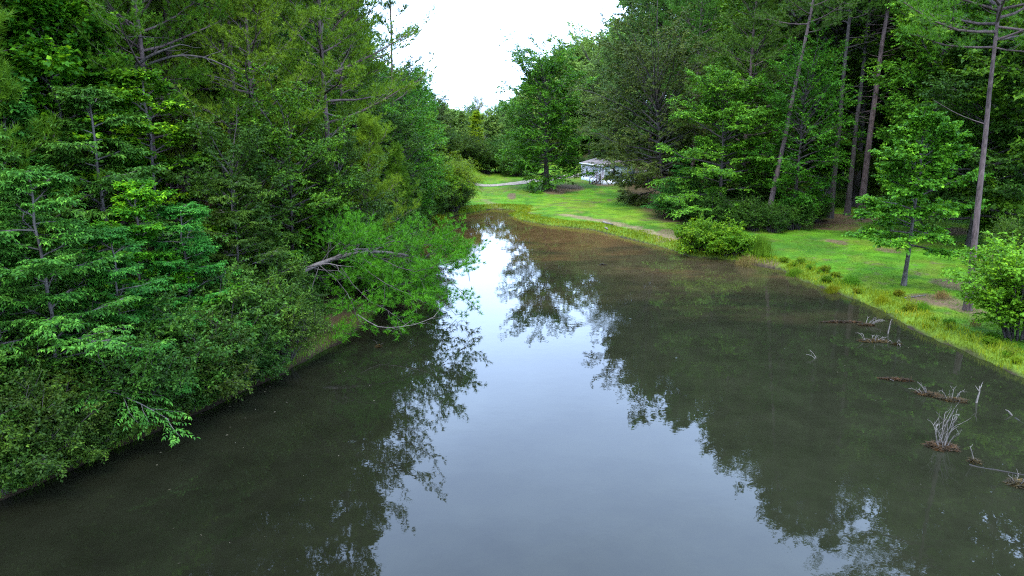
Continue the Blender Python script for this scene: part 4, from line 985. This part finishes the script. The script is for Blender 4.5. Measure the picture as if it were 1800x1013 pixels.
snag('dead_branch', 1676, 704, 'arching bleached branches at the end of the long brown mat under the trunk reflection', 5, 0.62, 0.5, 0.62, 0.45, seed=5, lean=0.8, curl=0.9, rzm=-0.2)
snag('dead_stub', 1716, 708, 'single upright bleached stub with a knobbed top', 1, 0.75, 0.02, 0, seed=3, lean=0.15, r=0.05, kids=2)
snag('dead_stub', 1782, 730, 'short thick bleached stub tilted towards the lawn shore', 1, 0.32, 0.02, 0, seed=4, lean=1.1, az0=2.5, r=0.06, kids=0)
snag('dead_branch', 1712, 812, 'small forked white twig standing by itself in the water', 1, 0.62, 0.03, 0.16, seed=6, lean=0.5, az0=2.2, r=0.02, kids=2)
snag('dead_branch', 1790, 852, 'bleached forked sticks at the frame edge on a dark sunken log', 4, 0.5, 0.3, 0.35, seed=7, lean=0.7)
snag('dead_branch', 1522, 572, 'spiky grey branches at the end of a long thin brown mat', 8, 0.5, 0.5, 0.55, 0.35, seed=8, lean=1.9, az0=0.2, r=0.018)
snag('dead_branch', 1478, 567, 'thin low brown branch raft reaching out from the spiky grey branches', 2, 0.15, 0.8, 1.3, 0.12, seed=9, lean=2.0, wood='dead_wood_grey', r=0.02)
snag('dead_branch', 1535, 600, 'low tangle of curved grey branches on a brown mat near the shore', 9, 0.5, 0.9, 0.9, 0.35, seed=10, lean=1.5, curl=0.8, r=0.018)
snag('dead_branch', 1575, 606, 'small hooked grey twigs next to the low tangle', 3, 0.35, 0.3, 0.25, 0.5, seed=11, lean=1.0, curl=1.2, r=0.016)
snag('dead_stub', 1561, 586, 'white stub poking up behind the low tangle of branches', 1, 0.7, 0.02, 0, seed=12, lean=0.15, r=0.04, kids=1)
snag('dead_branch', 1438, 630, 'lone forked grey branch slanting out of the open water', 2, 0.5, 0.1, 0, seed=13, lean=1.3, az0=2.5, r=0.025, kids=2)
snag('dead_branch', 1575, 668, 'flat brown twig raft with a thin pale stick', 1, 0.2, 0.1, 0.8, 0.2, seed=14, lean=3.0, az0=2.9, r=0.014, rzm=-0.2)
snag('dead_branch', 824, 482, 'thin black bent stick rising from the bright reflection of the sky', 1, 0.8, 0.02, 0, seed=15, lean=0.1, wood='dark_bark', r=0.03, kids=0, curl=0.6)
snag('dead_branch', 665, 610, 'small leafy dark twig floating below the fallen pine', 3, 0.35, 0.1, 0.12, seed=16, lean=0.9, wood='dark_bark', r=0.014)
snag('dead_branch', 1060, 466, 'tiny dark twig floating on the brown shallow water', 3, 0.12, 0.3, 0.3, 0.3, seed=17, lean=1.8, wood='dark_bark', r=0.03)
M['wet_wood'] = bark_mat('waterlogged_wood', (0.006, 0.005, 0.004), (0.022, 0.017, 0.012), rough=0.5)
def log(px0, py0, px1, py1, r, mat, name, label, z=0.0, sag=0.0, zland=None):
    a, b2 = at_z(px0, py0, z if zland is None else zland), at_z(px1, py1, z if zland is None else zland)
    u = np.linspace(0, 1, 8)[:, None]; rg = np.random.default_rng(int(px0)); P = a + (b2 - a) * u + np.cumsum(rg.normal(0, 0.03, (8, 3)), 0) * np.array([1, 1, 0.3])
    if zland is not None: P[:, 2] = [hz(p_[0], p_[1]) + r * 0.7 for p_ in P]
    else: P[:, 2] += sag * np.sin(u[:, 0] * 9)
    g = Geo(); g.tubes(P[None], r, r * 0.6, 8); g.V[0] -= a
    for q in (0, 7): g.add([P[q] - a], np.zeros((0, 3), int))
    put(name, g.mesh(name, M[mat], True), loc=a, label=label, cat='log')
log(1700, 816, 1796, 838, 0.035, 'wet_wood', 'sunken_log', 'dark waterlogged log barely awash between the white twig and the frame edge', z=0.0)
log(1784, 734, 1815, 748, 0.04, 'wet_wood', 'sunken_log', 'dark waterlogged log running from the tilted stub to the frame edge', z=0.0)
log(1060, 391, 1080, 395, 0.13, 'dead_wood', 'bleached_log', 'pale bleached log lying on the bare soil of the lawn bank', zland=0.4)
log(1064, 399, 1071, 401, 0.10, 'dead_wood', 'bleached_log', 'short pale log piece below the longer bleached log', zland=0.4)
log(1590, 524, 1632, 520, 0.05, 'dead_wood_grey', 'fallen_stick', 'grey fallen stick on the bare soil beside the young lawn tree', zland=0.4)
log(1745, 398, 1790, 402, 0.10, 'dark_bark', 'fallen_log', 'dark log lying on the lawn behind the shore pine', zland=1.0)

# ------------------------------------------------------------------ gravel drive
def drive():
    pts = [(-90, 104), (-45, 106), (-20, 106.5), (-6, 108), (0, 111), (6, 119), (12, 127), (25, 133), (50, 138), (90, 140)]
    P = np.array(pts, float); u = np.linspace(0, 1, len(P)); v = np.linspace(0, 1, 160)
    Q = np.stack([np.interp(v, u, P[:, i]) for i in (0, 1)], -1)
    for _ in range(12): Q[1:-1] = (Q[:-2] + Q[2:]) / 2
    T = nrm(np.gradient(Q, axis=0)); S = np.stack([-T[:, 1], T[:, 0]], -1)
    rows = []
    for w in (-1.7, -0.6, 0.6, 1.7):
        A = Q + S * w; rows.append(np.stack([A[:, 0], A[:, 1], height(A[:, 0], A[:, 1]) + (0.05 if abs(w) > 1 else 0.10)], -1))
    V = np.stack(rows, 1).reshape(-1, 3); n = len(Q)
    i, j = np.meshgrid(np.arange(n - 1), np.arange(3), indexing='ij'); b3 = (i * 4 + j).ravel()
    put('drive_road', add_mesh('drive_road', V, [np.stack([b3, b3 + 4, b3 + 5, b3 + 1], -1)], flat_mat('pale_gravel', (0.24, 0.20, 0.16), 0.95, 0.25, 2.0, 0.1), True), kind='structure')
drive()

# ------------------------------------------------------------------ white house
def house():
    A = at_y(1022, 312, 118)[:2]; B = at_y(1062, 322, 110)[:2]
    d = (B - A) / np.linalg.norm(B - A); L = float(np.linalg.norm(B - A)); rz = math.atan2(d[1], d[0]); Wd = 5.2
    z0 = hz(*((A + B) / 2)) - 0.15
    e = put('white_house', None, loc=(A[0], A[1], z0), rot=(0, 0, rz), label='single storey white and lilac grey house half hidden behind the large lawn trees', cat='house')
    # local: x along the visible wall, y = left of it (away); the building lies on +y
    m_wall = flat_mat('lilac_siding', (0.62, 0.55, 0.62), 0.6, 0.05, 3); m_skirt = flat_mat('white_skirting', (0.78, 0.80, 0.82), 0.5, 0.03, 3)
    m_green = flat_mat('grey_green_siding', (0.25, 0.32, 0.30), 0.6, 0.06, 3); m_roof = flat_mat('roof_sheet', (0.19, 0.155, 0.145), 0.8, 0.35, 1.2)
    m_glass = flat_mat('dark_glass', (0.03, 0.035, 0.04), 0.08, 0.0, 1, 0.6); m_wood = flat_mat('dark_timber', (0.07, 0.05, 0.045), 0.8, 0.2, 5); m_white = flat_mat('white_paint', (0.8, 0.8, 0.8), 0.5, 0.02)
    def bx(name, c, size, mat, par=e, bev=0.0):
        g = Geo(); g.box(c, size); return put(name, g.mesh(name, mat), par)
    bx('skirting', (L / 2, Wd / 2, 0.42), (L + 0.04, Wd + 0.04, 0.84), m_skirt)
    w = bx('wall', (L / 2, Wd / 2, 1.92), (L, Wd, 2.16), m_wall)
    gb = bx('end_wall', (L + 0.03, Wd / 2, 1.92), (0.05, Wd - 0.04, 2.14), m_green)
    for q in range(12):                               # siding laps
        bx('siding_board', (L / 2, -0.012, 0.94 + q * 0.18), (L - 0.1, 0.02, 0.165), m_wall, w)
    for x in (0.0, L): bx('corner_trim', (x, -0.02, 1.92), (0.14, 0.06, 2.16), m_white)
    g = Geo(); o = 0.3; zt, zr = 3.0, 3.75
    g.add([(-o, -o, zt), (L + o, -o, zt), (L + o, Wd + o, zt), (-o, Wd + o, zt), (-o, Wd / 2, zr), (L + o, Wd / 2, zr)], [[0, 1, 5, 4], [2, 3, 4, 5]])
    g.add([(-o, -o, zt), (-o, Wd + o, zt), (-o, Wd / 2, zr), (L + o, -o, zt), (L + o, Wd + o, zt), (L + o, Wd / 2, zr)], [[0, 2, 1], [3, 4, 5]])
    g.add([(-o, -o, zt - 0.02), (L + o, -o, zt - 0.02), (L + o, Wd + o, zt - 0.02), (-o, Wd + o, zt - 0.02)], [[0, 3, 2, 1]])
    put('roof', g.mesh('roof', m_roof), e)
    bx('fascia', (L / 2, -o - 0.02, zt - 0.06), (L + 2 * o, 0.04, 0.16), m_white)
    def window(x, wd=0.9, ht=1.1, z=2.05):
        f = bx('window', (x, -0.05, z), (wd, 0.06, ht), m_white); bx('pane', (x, -0.085, z), (wd - 0.16, 0.02, ht - 0.16), m_glass, f)
    window(2.2, 0.8, 0.9); window(L * 0.56, 0.75, 1.3, 1.95)
    dr = bx('door', (L - 1.4, -0.05, 1.88), (0.95, 0.06, 2.05), m_white); bx('pane', (L - 1.4, -0.085, 2.3), (0.5, 0.02, 0.8), m_glass, dr)
    f = bx('window', (L + 0.08, 1.4, 2.0), (0.06, 0.8, 1.1), m_white); bx('pane', (L + 0.115, 1.4, 2.0), (0.02, 0.64, 0.94), m_glass, f)
    for q in range(4):
        bx('step', (L - 1.4, -0.45 - q * 0.32, 0.78 - q * 0.2), (1.2, 0.34, 0.06), m_wood)
    for s_ in (-0.62, 0.62):
        g = Geo(); g.tubes(np.array([[[L - 1.4 + s_, -0.25, 1.75], [L - 1.4 + s_, -1.6, 0.85]]]), 0.05, 0.05, 5); put('handrail', g.mesh('handrail', m_wood), e)
        for y_, t_, b_ in ((-0.3, 1.7, 0.0), (-1.55, 0.9, -0.1)):
            bx('post', (L - 1.4 + s_ * 1.0, y_, (t_ + b_) / 2), (0.09, 0.09, t_ - b_), m_wood)
        g = Geo(); g.tubes(np.array([[[L - 1.4 + s_ * 0.9, -0.25, 0.72], [L - 1.4 + s_ * 0.9, -1.6, -0.05]]]), 0.09, 0.09, 4); put('stringer', g.mesh('stringer', m_wood), e)
house()
def shed():
    x, y = x_(1432, 84), 84; e = put('shed', None, loc=(x, y, hz(x, y) - 0.1), rot=(0, 0, 0.35), label='small grey blue boarded shed in the dark opening of the wood', cat='shed')
    mw = flat_mat('weathered_grey_boards', (0.16, 0.19, 0.24), 0.85, 0.3, 3); mr_ = flat_mat('rusty_roof', (0.12, 0.09, 0.08), 0.7, 0.3, 3)
    g = Geo(); g.box((0, 0, 1.15), (2.9, 2.3, 2.3)); w = put('wall', g.mesh('wall', mw), e)
    bm0 = None
    for q in range(12):
        if bm0 is None: g = Geo(); g.box((0, 0, 0), (0.21, 0.03, 2.25)); bm0 = g.mesh('board', mw)
        put('board', bm0, w, loc=(-1.32 + q * 0.24, -1.165 - (q % 2) * 0.012, 1.15))
    g = Geo(); g.box((0, 0, 2.42), (3.3, 2.8, 0.08), tilt=('X', 0.10)); put('roof', g.mesh('roof', mr_), e)
    g = Geo(); g.box((0.5, -1.2, 1.0), (0.85, 0.04, 1.9)); put('door', g.mesh('door', mr_), e)
shed()
